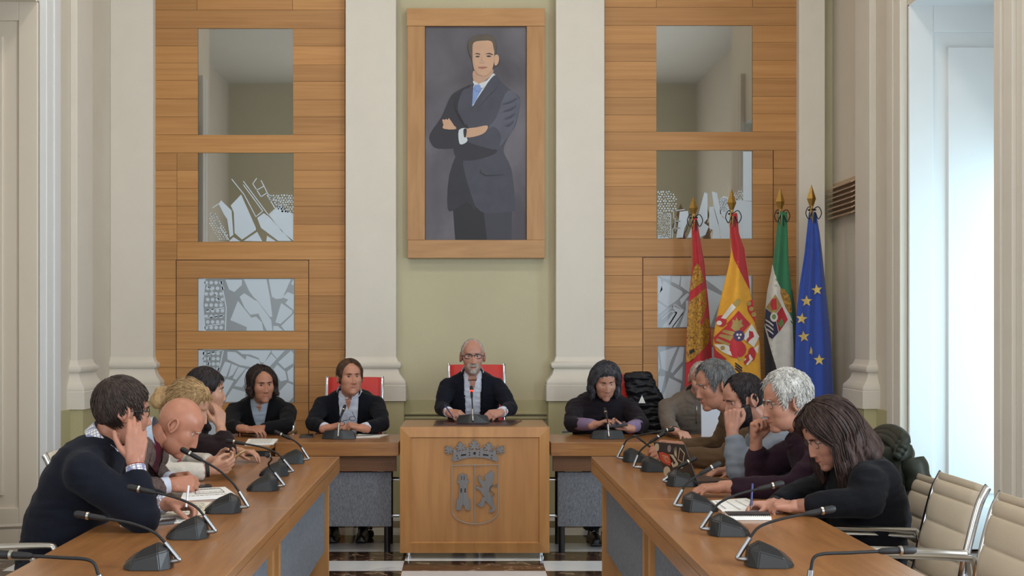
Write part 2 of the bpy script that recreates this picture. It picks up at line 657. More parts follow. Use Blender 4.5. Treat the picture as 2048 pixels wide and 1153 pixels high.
def pil_profile():
    # (inset from plinth face, height above the dado) of the moulded base
    return [(0, 0), (0, .118), (.004, .122), (.001, .135), (.006, .155), (.026, .178), (.043, .205), (.052, .235), (.054, .246),
            (.043, .25), (.036, .262), (.034, .275), (.038, .288), (.05, .294), (.058, .305), (.068, .335)]


def pilaster(wall, x0, x1, y0, y1, proj, m, open_sides):
    """shaft + moulded base on the wall; x0..x1, y0..y1 is the shaft; open_sides tell where the base flares"""
    MB((x0, y0, DZ)).box((x0, y0, DZ + .3), (x1, y1, CEIL)).build('pilaster_shaft', m, wall, bevel=.004)
    prof = pil_profile()
    mb = MB((x0, y0, DZ))
    rings = []
    for ins, h in prof:
        e = proj * (1 - ins / .068)
        e = max(e, 0)
        xa = x0 - (e if 'l' in open_sides else 0)
        xb = x1 + (e if 'r' in open_sides else 0)
        ya = y0 - (e if 'f' in open_sides else 0)
        yb = y1 + (e if 'b' in open_sides else 0)
        rings.append([V((xa, ya, DZ + h)), V((xb, ya, DZ + h)), V((xb, yb, DZ + h)), V((xa, yb, DZ + h))])
    vs = [p for r in rings for p in r]
    fs = []
    for i in range(len(rings) - 1):
        for k in range(4):
            fs.append((i * 4 + k, i * 4 + (k + 1) % 4, i * 4 + 4 + (k + 1) % 4, i * 4 + 4 + k))
    fs += [(3, 2, 1, 0), tuple((len(rings) - 1) * 4 + k for k in range(4))]
    mb.add(vs, fs)
    mb.build('pilaster_base', m, wall, smooth=35)
    # the painted pedestal under it
    MB((x0, y0, 0)).box((x0 - (proj * .8 if 'l' in open_sides else 0), y0 - (proj * .8 if 'f' in open_sides else 0), 0),
                        (x1 + (proj * .8 if 'r' in open_sides else 0), y1 + (proj * .8 if 'b' in open_sides else 0), DZ)).build('pilaster_pedestal', dado_m, wall)


YP = 9.58
pilaster(wb, P(691, 0, YP).x, P(792, 0, YP).x, YP, YB, .078, pil_m, 'fr')
pilaster(wb, P(1112, 0, YP).x, P(1209, 0, YP).x, YP, YB, .078, pil_m, 'fl')
pilaster(wb, XL, P(306, 0, YP).x, YP, YB, .072, pil_m, 'fr')
pilaster(wb, P(1598, 0, YP).x, P(1650, 0, YP).x, YP, YB, .072, pil_m, 'fl')
pilaster(wl, XL, XL + .05, 8.60, 8.96, .07, pil_m, 'rfb')
pilaster(wr, XR - .05, XR, 8.66, 8.98, .07, pil_m, 'lfb')

# ------------------------------------------------------------------ oak panelling with glass panes
YW = 9.655


def panelling(label, rects, panes, x0, x1):
    c = P((x0 + x1) / 2, 600, YW)
    root = empty('wall_panelling', (c.x, YB, 0), label, 'panelling')
    a, b = P(x0, -345, YW + .03), P(x1, 0, YW + .03)
    MB((a.x, YB, 0)).box((a.x, YW + .02, .1), (b.x, YB - .001, CEIL)).build('backing_board', darkwood_m, root)
    for (xa, ya, xb, yb) in rects:
        p, q = P(xa + .35, ya + .3, YW), P(xb - .35, yb - .3, YW)
        d = rng.uniform(0, .002)
        MB((p.x, YW, q.z)).box((p.x, YW - d, q.z), (q.x, YW + .02, p.z)).build('plank', plank_m, root)
    res = []
    for (xa, ya, xb, yb) in panes:
        p, q = P(xa, ya, YW), P(xb, yb, YW)
        g = MB((p.x, YW, q.z)).box((p.x, YW + .008, q.z), (q.x, YW + .02, p.z)).build('glass_pane', mirror_m, root)
        res.append(g)
    return root, res


def rows(xa, xb, ys):
    return [(xa, ys[i], xb, ys[i + 1]) for i in range(len(ys) - 1)]


stp = [36 * k for k in range(20)]
up = [-345, -309, -273, -237, -201, -165, -129, -93, -57, -20, 20]
Lr = rows(306, 394, up) + rows(394, 585, up) + rows(585, 690, up) + [(306, 20, 690, 57)]
Lr += rows(306, 396, [57, 92, 126, 161, 198, 234, 270]) + rows(586, 690, [57, 92, 130, 163, 200, 234, 270]) + [(306, 270, 690, 306)]
Lr += rows(306, 354, [306, 341, 377, 413, 449, 484, 520]) + rows(354, 396, [306, 341, 377, 413, 449, 484]) + rows(587, 690, [306, 341, 377, 413, 449, 484])
Lr += [(354, 484, 690, 520)]
low = [520, 557, 592, 628, 664, 700, 735, 771, 806, 842, 878, 914, 950, 986]
Lr += rows(306, 352, low) + rows(618, 690, low) + [(353, 521, 617, 557), (353, 663, 617, 699), (353, 806, 617, 842), (353, 949, 617, 986)]
Lr += rows(353, 396, [557, 592, 628, 663]) + rows(589, 617, [557, 592, 628, 663]) + rows(353, 396, [699, 735, 771, 806]) + rows(589, 617, [699, 735, 771, 806])
Lr += rows(353, 396, [842, 878, 914, 949]) + rows(589, 617, [842, 878, 914, 949])
LP_ = [(396, 57, 586, 270), (396, 306, 587, 484), (396, 557, 589, 663), (396, 699, 589, 806), (396, 842, 589, 949)]
panL, paneL = panelling('oak plank panelling with square glass panes, left of the portrait', Lr, LP_, 306, 690)

sh = -5.5
Rr = rows(1209, 1313, [y + sh for y in up]) + rows(1313, 1505, [y + sh for y in up]) + rows(1505, 1597, [y + sh for y in up]) + [(1209, 14.5, 1597, 51)]
Rr += rows(1209, 1313, [51, 88, 123, 160, 195, 230, 264]) + rows(1505, 1597, [51, 85, 121, 157, 193, 228, 264]) + [(1209, 264, 1597, 301)]
Rr += rows(1209, 1313, [301, 337, 373, 409, 444, 478]) + rows(1505, 1546, [301, 337, 370, 409, 444, 478]) + rows(1547, 1597, [301, 337, 370, 409, 444, 478, 514]) + [(1209, 478, 1546, 514)]
lowr = [y + sh for y in low]
Rr += rows(1209, 1285, lowr) + rows(1547, 1597, lowr) + [(1286, 515.5, 1546, 551), (1286, 657, 1546, 693), (1286, 800, 1546, 836), (1286, 943, 1546, 980)]
for a, b in ((551, 657), (693, 800), (836, 943)):
    ys = [a, a + 35, a + 70, b]
    Rr += rows(1286, 1315, ys) + rows(1505, 1546, ys)
RP_ = [(1313, 51, 1505, 264), (1313, 301, 1505, 478), (1315, 551, 1505, 657), (1315, 693, 1505, 800), (1315, 836, 1505, 943)]
panR, paneR = panelling('oak plank panelling with square glass panes, behind the flags', Rr, RP_, 1209, 1597)


def film(pane, polys, org, scale, dots=(), lines=(), back=None):
    """frosted street-map print on a pane; coordinates are zoomed photo pixels: org + p / scale"""
    def w(u, v, d):
        q = P(org[0] + u / scale, org[1] + v / scale, YW)
        return (q.x, YW + .008 - d, q.z)
    c = pane.matrix_world.translation
    if back:
        mb = MB(wmat(pane).translation)
        mb.prism(back, w, .0006)
        mb.build('etched_ground', film_m, pane)
    mb = MB(wmat(pane).translation)
    for pl in polys:
        mb.prism(pl, w, .0012)
    for (u, v, r) in dots:
        mb.prism([(u + r * math.cos(k * math.pi / 3), v + r * math.sin(k * math.pi / 3)) for k in range(6)], w, .0012)
    for (ln, wd) in lines:
        for (a, b), (c2, d) in zip(ln[:-1], ln[1:]):
            L = math.hypot(c2 - a, d - b) or 1
            nx, ny = -(d - b) / L * wd, (c2 - a) / L * wd
            mb.prism([(a + nx, b + ny), (c2 + nx, d + ny), (c2 - nx, d - ny), (a - nx, b - ny)], w, .0012)
    mb.build('frosted_map', frost_m, pane)


def dotfield(x0, x1, y0, y1, n, r, cond, seed):
    rr = random.Random(seed)
    out = []
    st = math.sqrt((x1 - x0) * (y1 - y0) / n)
    y = y0
    k = 0
    while y < y1:
        x = x0 + (k % 2) * st / 2
        while x < x1:
            if cond(x, y):
                out.append((x + rr.uniform(-.15, .15) * st, y + rr.uniform(-.15, .15) * st, r * rr.uniform(.8, 1.15)))
            x += st
        y += st * .87
        k += 1
    return out


# left second pane (crop at 390,300, 5.767 px per px)
film(paneL[1], [
    [(270, 620), (300, 580), (420, 700), (440, 980), (400, 1010), (370, 800), (330, 740)],
    [(410, 640), (530, 515), (600, 670), (700, 900), (700, 925), (540, 1035), (455, 960), (445, 720)],
    [(715, 785), (790, 730), (850, 770), (1110, 1050), (960, 1050), (760, 900)],
    [(850, 750), (985, 630), (1060, 705), (1135, 735), (1135, 1050), (1000, 940)],
    [(560, 1050), (715, 945), (775, 1055)], [(830, 990), (930, 1055), (820, 1055)], [(390, 1055), (440, 1005), (520, 1055)]],
    (390, 300), 5.767,
    dots=dotfield(860, 1135, 500, 730, 70, 11, lambda x, y: y > 505 and y - 505 < 1.1 * (x - 800) and y < 720 - (1135 - x) * .9 + 160, 1) +
    dotfield(170, 380, 740, 1050, 70, 8, lambda x, y: abs((x - 170) - (y - 740) * .55) < 70, 2),
    lines=[([(420, 335), (565, 515), (700, 770), (780, 705), (555, 400)], 5), ([(555, 360), (845, 750), (980, 630), (840, 510), (760, 350)], 5),
           ([(710, 325), (665, 390), (760, 540), (830, 495)], 5), ([(705, 465), (790, 420)], 5), ([(830, 520), (920, 670)], 6),
           ([(200, 670), (270, 620)], 5), ([(180, 720), (390, 1040)], 5)])
# left third and fourth panes (crop at 390,540, 4.271)
cl = (390, 540)
g3 = [(27, 76), (846, 76), (846, 522), (27, 522)]
film(paneL[2], [
    [(415, 80), (610, 80), (640, 240), (660, 400), (640, 405), (530, 260), (500, 235), (460, 180)],
    [(628, 80), (818, 80), (745, 245), (690, 250), (655, 230)],
    [(380, 230), (420, 200), (510, 260), (530, 265), (650, 430), (660, 520), (612, 520), (540, 375), (470, 385), (420, 320)],
    [(300, 430), (365, 265), (480, 410), (520, 400), (570, 450), (582, 520), (440, 520), (440, 490)],
    [(685, 450), (735, 285), (830, 350), (825, 375), (730, 462)], [(745, 235), (790, 190), (842, 210), (842, 345), (770, 285), (795, 255)],
    [(735, 480), (842, 375), (842, 520), (765, 520)], [(668, 480), (705, 480), (750, 520), (668, 520)],
    [(258, 85), (400, 85), (398, 130), (335, 190), (290, 170)], [(27, 76), (90, 76), (70, 300), (90, 522), (27, 522)], [(820, 120), (842, 80), (842, 135)]], cl, 4.271,
    dots=[(95 + 42 * a + (b % 2) * 12, 110 + 48 * b, 17) for a in range(4) for b in range(9) if 95 + 42 * a < 240 - abs(b - 4) * 3],
    lines=[([(90, 345), (250, 325)], 4), ([(90, 415), (250, 390)], 4), ([(90, 480), (250, 460)], 4), ([(220, 90), (265, 320), (258, 520)], 5), ([(100, 130), (240, 300)], 4)], back=g3)
g4 = [(27, 685), (846, 685), (846, 1135), (27, 1135)]
film(paneL[3], [
    [(275, 700), (345, 705), (430, 770), (440, 735), (545, 770), (560, 830), (500, 835), (380, 815), (275, 765)],
    [(360, 690), (650, 690), (590, 795), (555, 790), (545, 755), (470, 725), (400, 720)],
    [(655, 690), (765, 690), (700, 760), (655, 710)], [(650, 720), (695, 765), (635, 830), (575, 815)],
    [(710, 790), (820, 690), (840, 720), (838, 800), (765, 845)], [(700, 810), (770, 870), (785, 940), (730, 955), (670, 850)],
    [(785, 870), (838, 830), (838, 965), (800, 950)], [(680, 1080), (790, 965), (838, 985), (838, 1090), (800, 1130), (690, 1130)],
    [(255, 785), (305, 800), (265, 915), (205, 900)], [(312, 805), (365, 825), (320, 900), (280, 920)], [(370, 830), (430, 845), (350, 940), (320, 930)],
    [(435, 850), (520, 850), (400, 1005), (335, 995)], [(265, 935), (330, 950), (250, 1090), (190, 1135), (150, 1100)], [(270, 1090), (320, 1015), (430, 1045), (430, 1130), (260, 1130)],
    [(27, 690), (80, 690), (60, 850), (27, 870)], [(440, 1060), (600, 1000), (680, 1100), (600, 1135), (440, 1135)]], cl, 4.271,
    dots=[(80 + 38 * a, 715 + 45 * b, 17) for a in range(4) for b in range(4)], lines=[([(90, 720), (225, 690)], 4), ([(240, 690), (215, 810), (180, 900)], 5), ([(130, 740), (100, 860)], 4)], back=g4)
# right second pane (crop at 1300,290, 5.764)
cr_ = (1300, 290)
film(paneR[1], [
    [(560, 800), (630, 545), (665, 560), (665, 850), (625, 900), (680, 940), (640, 1040), (560, 1070), (430, 1070), (480, 960)],
    [(715, 535), (775, 555), (800, 680), (830, 830), (880, 860), (930, 980), (930, 1078), (820, 1078), (800, 960), (740, 740)],
    [(805, 620), (850, 590), (900, 605), (1080, 640), (1175, 650), (1175, 1078), (940, 1078), (920, 900), (810, 790)],
    [(685, 715), (735, 710), (790, 900), (815, 1078), (720, 1078), (735, 985), (685, 960)],
    [(305, 1070), (345, 770), (440, 760), (450, 860), (400, 960), (380, 1070)], [(90, 1040), (240, 1075), (90, 1078)],
    [(1075, 75), (1175, 75), (1175, 655), (1075, 640)]], cr_, 5.764,
    dots=dotfield(95, 310, 540, 760, 48, 10, lambda x, y: y > 535 + (x - 230) * .55, 5) + dotfield(95, 235, 790, 1070, 80, 7, lambda x, y: True, 6) + dotfield(975, 1080, 535, 630, 14, 9, lambda x, y: x + y > 1540, 7) + dotfield(815, 890, 620, 760, 26, 6, lambda x, y: True, 8),
    lines=[([(90, 775), (240, 800), (240, 1070)], 4), ([(275, 760), (400, 745)], 5), ([(275, 760), (275, 850), (295, 850), (285, 960), (265, 965), (260, 1070)], 4), ([(295, 880), (350, 880)], 4), ([(280, 960), (345, 960)], 4)])
# right third and fourth panes (crop at 1190,480, 3.296)
c2_ = (1190, 480)
X1 = (1505 - 1190) * 3.296
film(paneR[2], [
    [(415, 240), (435, 260), (445, 330), (415, 365)], [(450, 270), (575, 340), (580, 355), (545, 395), (520, 415), (480, 440), (415, 395)],
    [(425, 238), (495, 238), (495, 265), (430, 245)], [(505, 238), (565, 238), (555, 300), (505, 275)], [(570, 238), (700, 238), (690, 400), (625, 350), (565, 305)],
    [(415, 410), (470, 450), (415, 500)], [(560, 395), (610, 350), (625, 360), (570, 430)], [(500, 430), (590, 470), (530, 578), (440, 578), (530, 470)],
    [(600, 400), (690, 410), (690, 575), (560, 575), (600, 460)], [(700, 238), (1030, 238), (1030, 400), (850, 350)], [(700, 300), (840, 370), (760, 575), (700, 575)], [(860, 380), (1030, 430), (1030, 575), (790, 575)]], c2_, 3.296,
    lines=[([(415, 520), (530, 425), (590, 470), (510, 578)], 3), ([(440, 525), (500, 470), (540, 480), (490, 560)], 4)], back=[(412, 236), (X1, 236), (X1, 580), (412, 580)])
film(paneR[3], [
    [(430, 740), (545, 705), (500, 800), (480, 870), (440, 850)], [(418, 760), (430, 840), (418, 880)], [(418, 900), (460, 900), (440, 1000), (418, 1040)],
    [(560, 705), (590, 705), (580, 800), (510, 880), (500, 870)], [(520, 900), (580, 830), (575, 930), (530, 910)], [(460, 1000), (490, 910), (570, 950), (550, 1050), (440, 1050)],
    [(610, 705), (1030, 705), (1030, 860), (700, 800)], [(620, 820), (1030, 890), (1030, 1050), (600, 1050)]], c2_, 3.296, back=[(415, 702), (X1, 702), (X1, 1053), (415, 1053)])
for pn, (xa, ya, xb, yb) in ((paneL[4], LP_[4]), (paneR[4], RP_[4])):
    w_, h_ = xb - xa, yb - ya
    film(pn, [[(4, 4), (w_ * .4, 4), (w_ * .3, h_ * .5), (4, h_ * .4)], [(w_ * .45, 4), (w_ - 4, 4), (w_ - 4, h_ * .45), (w_ * .36, h_ * .5)],
              [(4, h_ * .5), (w_ * .3, h_ * .58), (w_ * .2, h_ - 3), (4, h_ - 3)], [(w_ * .36, h_ * .58), (w_ - 4, h_ * .55), (w_ - 4, h_ - 3), (w_ * .26, h_ - 3)]],
         (xa, ya), 1, back=[(0, 0), (w_, 0), (w_, h_), (0, h_)])

# ------------------------------------------------------------------ louvred vent on the right wall
vr = empty('wall_vent', (XR, 9.42, 2.4), 'small beige louvred vent beside the flags', 'vent')
a, b = P(1665, 420, 9.6), P(1712, 360, 9.05)
MB((XR, 9.3, 2.3)).box((XR - .02, 9.0, 2.27), (XR, 9.62, 2.53)).build('vent_frame', louvre_m, vr)
for k in range(7):
    z = 2.28 + k * .037
    M = Matrix.Translation((XR - .03, 9.3, z)) @ Matrix.Rotation(R(-28), 4, 'Y')
    MB((XR, 9.3, z)).box((-.05, -.31, -.004), (.03, .31, .004), M=M).build('slat', louvre_m, vr)

# ------------------------------------------------------------------ glowing ceiling discs added out of view as warm fill
for x in (-1.3, 1.4):
    for y in (3.2, 6.9):
        lr = empty('ceiling_fill', (x, y, CEIL), 'round ceiling lamp high above the ' + ('left' if x < 0 else 'right') + (' table' if y < 5 else ' end of the head desks'), 'lamp', 'ceiling lamps')
        MB((x, y, CEIL)).lathe([(.30, -.06), (.32, -.05), (.32, 0)], (x, y, CEIL), n=24).build('fill_housing', white_m, lr)
        MB((x, y, CEIL)).lathe([(.27, -.075), (.29, -.06)], (x, y, CEIL), n=24).build('fill_diffuser', mat('fill_glow', '#fff4e6', .5, emit=36), lr)
# ------------------------------------------------------------------ conference tables
TZ = .74


def side_table(x0, x1, y0, y1, inner, label):
    """long oak table: deep edged top, slab ends, tweed modesty panel towards the aisle"""
    c = V(((x0 + x1) / 2, (y0 + y1) / 2, 0))
    r = empty('conference_table', c, label, 'table')
    g = .0012
    MB(c).box((x0, y0 + g, TZ - .03), (x1, y1 - g, TZ)).build('table_top', desk_m, r, bevel=.003)
    e = .028
    MB(c).box((x0, y0 + g, TZ - .085), (x0 + e, y1 - g, TZ - .0305)).build('edge_board', desk_m, r)
    MB(c).box((x1 - e, y0 + g, TZ - .085), (x1, y1 - g, TZ - .0305)).build('edge_board', desk_m, r)
    for ya in (y0 + g, y1 - e - g):
        MB(c).box((x0 + e + .0005, ya, TZ - .085), (x1 - e - .0005, ya + e, TZ - .0305)).build('edge_board', deskx_m, r)
    for ya in (y0 + .06, y1 - .10):
        MB(c).box((x0 + .05, ya, 0), (x1 - .05, ya + .04, TZ - .031)).build('leg_panel', front_m, r, bevel=.002)
    xi = (x1 - .10) if inner > 0 else (x0 + .07)
    MB(c).box((xi, y0 + .1005, .25), (xi + .03, y1 - .1005, .635)).build('modesty_panel', fabric_m, r, bevel=.004)
    return r


LX0, LX1, RX0, RX1 = -1.27, -.655, .687, 1.285
YT, YS, YS2, YS3 = 6.67, 4.75, 3.0, 1.3
side_table(LX0, LX1, YS, YT, 1, 'long oak table on the left, far section nearest the head desk')
side_table(LX0, LX1, YS2, YS, 1, 'long oak table on the left, near section in front of the man in navy')
side_table(RX0, RX1, 5.02, YT, -1, 'long oak table on the right, far section under the stickered laptop')
side_table(RX0, RX1, 3.3, 5.02, -1, 'long oak table on the right, near section under the spiral notebook')
side_table(LX0, LX1, YS3, YS2, 1, 'long oak table on the left, closest to the camera')
side_table(RX0, RX1, YS3, 3.3, -1, 'long oak table on the right, closest to the camera')

# ------------------------------------------------------------------ head desks either side of the lectern
HZ, YF, YK = .715, 7.75, 8.34


def head_desk(x0, x1, pan0, pan1, bars, label):
    c = V(((x0 + x1) / 2, (YF + YK) / 2, 0))
    r = empty('head_desk', c, label, 'desk')
    MB(c).box((x0, YF, HZ - .085), (x1, YK, HZ)).build('desk_top', deskx_m, r, bevel=.003)
    MB(c).box((x0 + .02, YF + .10, HZ - .19), (x1 - .02, YF + .13, HZ - .0855)).build('apron', darkwood_m, r)
    MB(c).box((pan0, YF + .14, .17), (pan1, YF + .17, .515)).build('modesty_panel', fabric_m, r, bevel=.004)
    for x in (pan0 + .03, pan1 - .03):
        for y in (YF + .2, YK - .08):
            MB((x, y, 0)).tube([(x, y, .0), (x, y, HZ - .086)], .02, 12).build('leg', black_m, r, smooth=40)
    for z in bars:
        xa, xb = pan0, pan1
        MB((xa, YF + .24, z)).tube([(xa - (.045 if x0 > 0 else 0), YF + .24, z), (xb + (.045 if x0 < 0 else 0), YF + .24, z)], .011, 8).build('rail', chrome_m, r, smooth=40)
    return r


hx = lambda px, y=YF: P(px, 0, y).x
head_desk(hx(550), hx(797.5), hx(560, 7.9), hx(783, 7.9), (.46, .225), 'oak head desk left of the crest lectern, microphone on it')
head_desk(hx(1101.5), hx(1520), hx(1115, 7.9), hx(1400, 7.9), (.46, .225), 'oak head desk right of the crest lectern, under the phone and laptop')

cdx0, cdx1 = -1.78, hx(550) - .001
cd_ = empty('corner_desk', ((cdx0 + cdx1) / 2, 7.95, 0), 'corner desk with black front edge under the long-haired man\'s papers', 'desk')
MB(cd_.location).box((cdx0, 7.51, HZ - .03), (cdx1, YK, HZ)).build('desk_top', deskx_m, cd_, bevel=.003)
MB(cd_.location).box((cdx0, 7.515, HZ - .10), (cdx1, 7.545, HZ - .0305)).build('front_edge', blackd_m, cd_)
for x in (cdx0 + .03, cdx1 - .07):
    MB(cd_.location).box((x, 7.6, 0), (x + .04, YK - .04, HZ - .0305)).build('leg_panel', front_m, cd_)

# ------------------------------------------------------------------ lectern with the town crest
YL = 7.70
lx0, lx1, lz0, lz1 = P(800, 0, YL).x, P(1099, 0, YL).x, P(0, 1107, YL).z, P(0, 855, YL).z
lec = empty('crest_lectern', ((lx0 + lx1) / 2, 8.0, 0), 'raised oak lectern desk with a steel crest of tower and lion', 'lectern')
org = lec.location
mb = MB(org)
b_, dp = .062, .012
o4 = [(lx0, lz0), (lx1, lz0), (lx1, lz1), (lx0, lz1)]
i4 = [(lx0 + b_, lz0 + b_), (lx1 - b_, lz0 + b_), (lx1 - b_, lz1 - b_), (lx0 + b_, lz1 - b_)]
i5 = [(x + (.006 if x < 0.05 else -.006), z + (.006 if z < .4 else -.006)) for x, z in i4]
rings = [[V((x, YL + .03, z)) for x, z in o4], [V((x, YL + .004, z)) for x, z in o4], [V((x, YL - .004, z)) for x, z in i4], [V((x, YL + .008, z)) for x, z in i5]]
vs = [p for r_ in rings for p in r_]
fs = [(i * 4 + k, i * 4 + (k + 1) % 4, i * 4 + 4 + (k + 1) % 4, i * 4 + 4 + k) for i in range(3) for k in range(4)] + [(12, 13, 14, 15), (3, 2, 1, 0)]
mb.add(vs, fs).build('front_panel', front_m, lec, recalc=True)
MB(org).box((lx0 + .004, YL + .0305, lz1 - .03), (lx1 - .004, 8.32, lz1)).build('desk_top', deskx_m, lec, bevel=.003)
for x in (lx0 + .004, lx1 - .034):
    MB(org).box((x, YL + .031, lz0), (x + .03, 8.25, lz1 - .0305)).build('side_panel', front_m, lec)
for x in (lx0 + .05, lx1 - .05):
    for y in (YL + .06, 8.2):
        MB((x, y, 0)).lathe([(.022, 0), (.022, .01), (.014, .012), (.014, lz0)], (x, y, 0)).build('foot', chrome_m, lec, smooth=30)


def cw(u, v, d):
    q = P(870 + u / 6.069, 870 + v / 6.069, YL)
    return (q.x, YL + .006 - d, q.z)


def rotp(pts, c, a, s=1):
    return [(c[0] + (x * math.cos(a) - y * math.sin(a)) * s, c[1] + (x * math.sin(a) + y * math.cos(a)) * s) for x, y in pts]


fleur = [(-12, 75), (-12, 42), (-40, 58), (-66, 40), (-52, 34), (-30, 30), (-58, 14), (-70, -12), (-46, -10), (-20, 6), (-34, -26), (-26, -46), (-10, -34), (0, -70), (10, -34), (26, -46), (34, -26), (20, 6), (46, -10), (70, -12), (58, 14), (30, 30), (52, 34), (66, 40), (40, 58), (12, 42), (12, 75)]
mb = MB(org)
mb.prism([(205, 300), (225, 225), (270, 203), (350, 188), (480, 180), (610, 190), (690, 205), (745, 235), (770, 300), (745, 330), (690, 302), (600, 282), (480, 274), (370, 286), (290, 306), (230, 330)], cw, .016)
for c, a, s in (((480, 118), 0, 1), ((310, 140), R(-10), .95), ((655, 142), R(10), .95), ((162, 178), R(-42), .85), ((800, 175), R(42), .85)):
    mb.prism(rotp(fleur, c, a, s), cw, .014)
for c, a in (((395, 170), 0), ((565, 172), 0), ((240, 195), -.3), ((725, 200), .3)):
    mb.prism(rotp([(-26, 25), (-14, -8), (0, -22), (14, -8), (26, 25)], c, a), cw, .013)
mb.build('crest_crown', crest_m, lec)
mb = MB(org)
for q in ([(480, 203), (500, 225), (480, 248), (460, 225)], [(315, 238), (378, 232), (378, 252), (318, 260)], [(582, 232), (648, 240), (648, 258), (582, 252)]):
    mb.prism(q, lambda u, v, d: cw(u, v, d + .0161), .0006)
for (u, v) in ((418, 217), (420, 247), (541, 215), (538, 244), (266, 255), (278, 286), (692, 250), (684, 282)):
    mb.prism([(u + 9 * math.cos(k), v + 9 * math.sin(k)) for k in (0, 1, 2, 3, 4, 5)], lambda u, v, d: cw(u, v, d + .0161), .0006)
mb.build('crown_slot_shade', blackd_m, lec)  # flat dark inserts paint the shade inside the crown's pierced holes
arc = [(485 - 280 * math.cos(t), 905 + 178 * math.sin(t) ** .85) for t in [math.pi * k / 16 for k in range(17)]]
pth = [(205, 372), (205, 905)] + arc[1:-1] + [(765, 905), (768, 366), (205, 372)]
mb = MB(org).tube([cw(u, v, .010) for u, v in pth], .0036, 6, cap=False)
mb.tube([cw(483, 372, .010), cw(483, 1082, .010)], .0036, 6)
mb.build('crest_shield', crestf_m, lec)
mb = MB(org)
mb.prism([(260, 915), (262, 790), (285, 770), (300, 600), (268, 572), (272, 550), (290, 560), (285, 492), (310, 480), (335, 465), (360, 480), (392, 490), (385, 555), (410, 550), (410, 572), (390, 600), (385, 700), (400, 760), (430, 795), (428, 915), (368, 915), (362, 870), (343, 845), (325, 870), (320, 915)], cw, .014)
mb.build('crest_castle', crest_m, lec)
mb = MB(org)
for q in ([(310, 650), (325, 650), (325, 702), (310, 702)], [(358, 650), (373, 650), (373, 702), (358, 702)], [(318, 500), (326, 500), (326, 550), (318, 550)], [(350, 500), (358, 500), (358, 550), (350, 550)]):
    mb.prism(q, lambda u, v, d: cw(u, v, d + .0141), .0006)
mb.build('castle_windows', blackd_m, lec)
mb = MB(org)
mb.prism([(700, 440), (722, 470), (712, 530), (700, 600), (660, 640), (650, 690), (680, 740), (705, 770), (710, 840), (730, 880), (720, 920), (690, 945), (650, 940), (660, 910), (690, 900), (680, 870), (640, 830), (610, 800), (600, 860), (570, 880), (530, 865), (508, 840), (540, 830), (560, 800), (575, 760), (600, 750), (575, 720), (560, 690), (520, 660), (495, 650), (510, 620), (550, 640), (580, 640), (555, 600), (530, 570), (525, 500), (550, 490), (560, 540), (590, 570), (612, 550), (595, 510), (620, 480), (660, 455), (680, 430)], cw, .014)
tl = [cw(u, v, .008) for u, v in [(p.x, p.y) for p in smoothpath([V((690, 760, 0)), V((715, 720, 0)), V((670, 670, 0)), V((700, 620, 0)), V((745, 630, 0)), V((740, 600, 0))], 6)]]
mb.tube(tl, .0035, 6)
mb.build('crest_lion', crest_m, lec)

# ------------------------------------------------------------------ portrait in a beech frame
YPt = 9.66
pw = lambda px, py, d=0: (P(px, py, YPt).x, YPt - d, P(px, py, YPt).z)
pc = P(951, 517, YPt)
por = empty('framed_portrait', (pc.x, YB, pc.z), 'tall framed portrait of a man in a dark suit with arms crossed', 'portrait')


def pbox(xa, ya, xb, yb, d, nm, m):
    a, b = P(xa, yb, YPt), P(xb, ya, YPt)
    return MB((a.x, YPt, a.z)).box((a.x, YPt - d, a.z), (b.x, YB - .001, b.z)).build(nm, m, por, bevel=.002)


pbox(814, 19, 1089, 54, .035, 'frame_rail', framex_m)
pbox(816, 481, 1089, 517, .035, 'frame_rail', framex_m)
pbox(815, 54.3, 850, 480.7, .032, 'frame_stile', frame_m)
pbox(1053, 54.3, 1089, 480.7, .032, 'frame_stile', frame_m)
cv = pbox(850.3, 54.3, 1052.7, 480.7, .012, 'canvas', mat('portrait_ground', '#6d6a72', .6, var=.5, vscale=(2.2, 2, 2.0), col2='#4b474f', detail=3))
pm = {k: mat('print_' + k, c, .55, var=v, vscale=(7, 7, 7)) for k, c, v in (
    ('suit', '#454654', .22), ('suit_dark', '#2b2b35', .2), ('suit_light', '#585a69', .2), ('trouser', '#1f1f26', .15), ('trouser_light', '#3b3b47', .1),
    ('skin', '#c9a184', .12), ('skin_shade', '#bd9880', .08), ('hair', '#5d5347', .3), ('shirt', '#cdd3d8', .08), ('tie', '#7f9ad0', .15), ('line', '#2a2830', 0), ('lip', '#9d6455', 0))}
layer = [0.0125]


def figp(m, pts, a=None, sc=2.1742, ox=800, oy=0, smooth=True):
    def w(u, v, d):
        return pw(ox + u / sc, oy + v / sc, layer[0] + d)
    if smooth:
        q = [V((x, y, 0)) for x, y in pts]
        n = len(q)
        out = []
        for i in range(n):
            p0, p1, p2, p3 = q[i - 1], q[i], q[(i + 1) % n], q[(i + 2) % n]
            for k in range(3):
                t = k / 3
                out.append(.5 * ((2 * p1) + (p2 - p0) * t + (2 * p0 - 5 * p1 + 4 * p2 - p3) * t * t + (3 * p1 - p0 - 3 * p2 + p3) * t ** 3))
        pts = [(p.x, p.y) for p in out]
    MB(wmat(cv).translation).prism(pts, w, .0003).build('figure_print', pm[m], cv)
    layer[0] += .0004


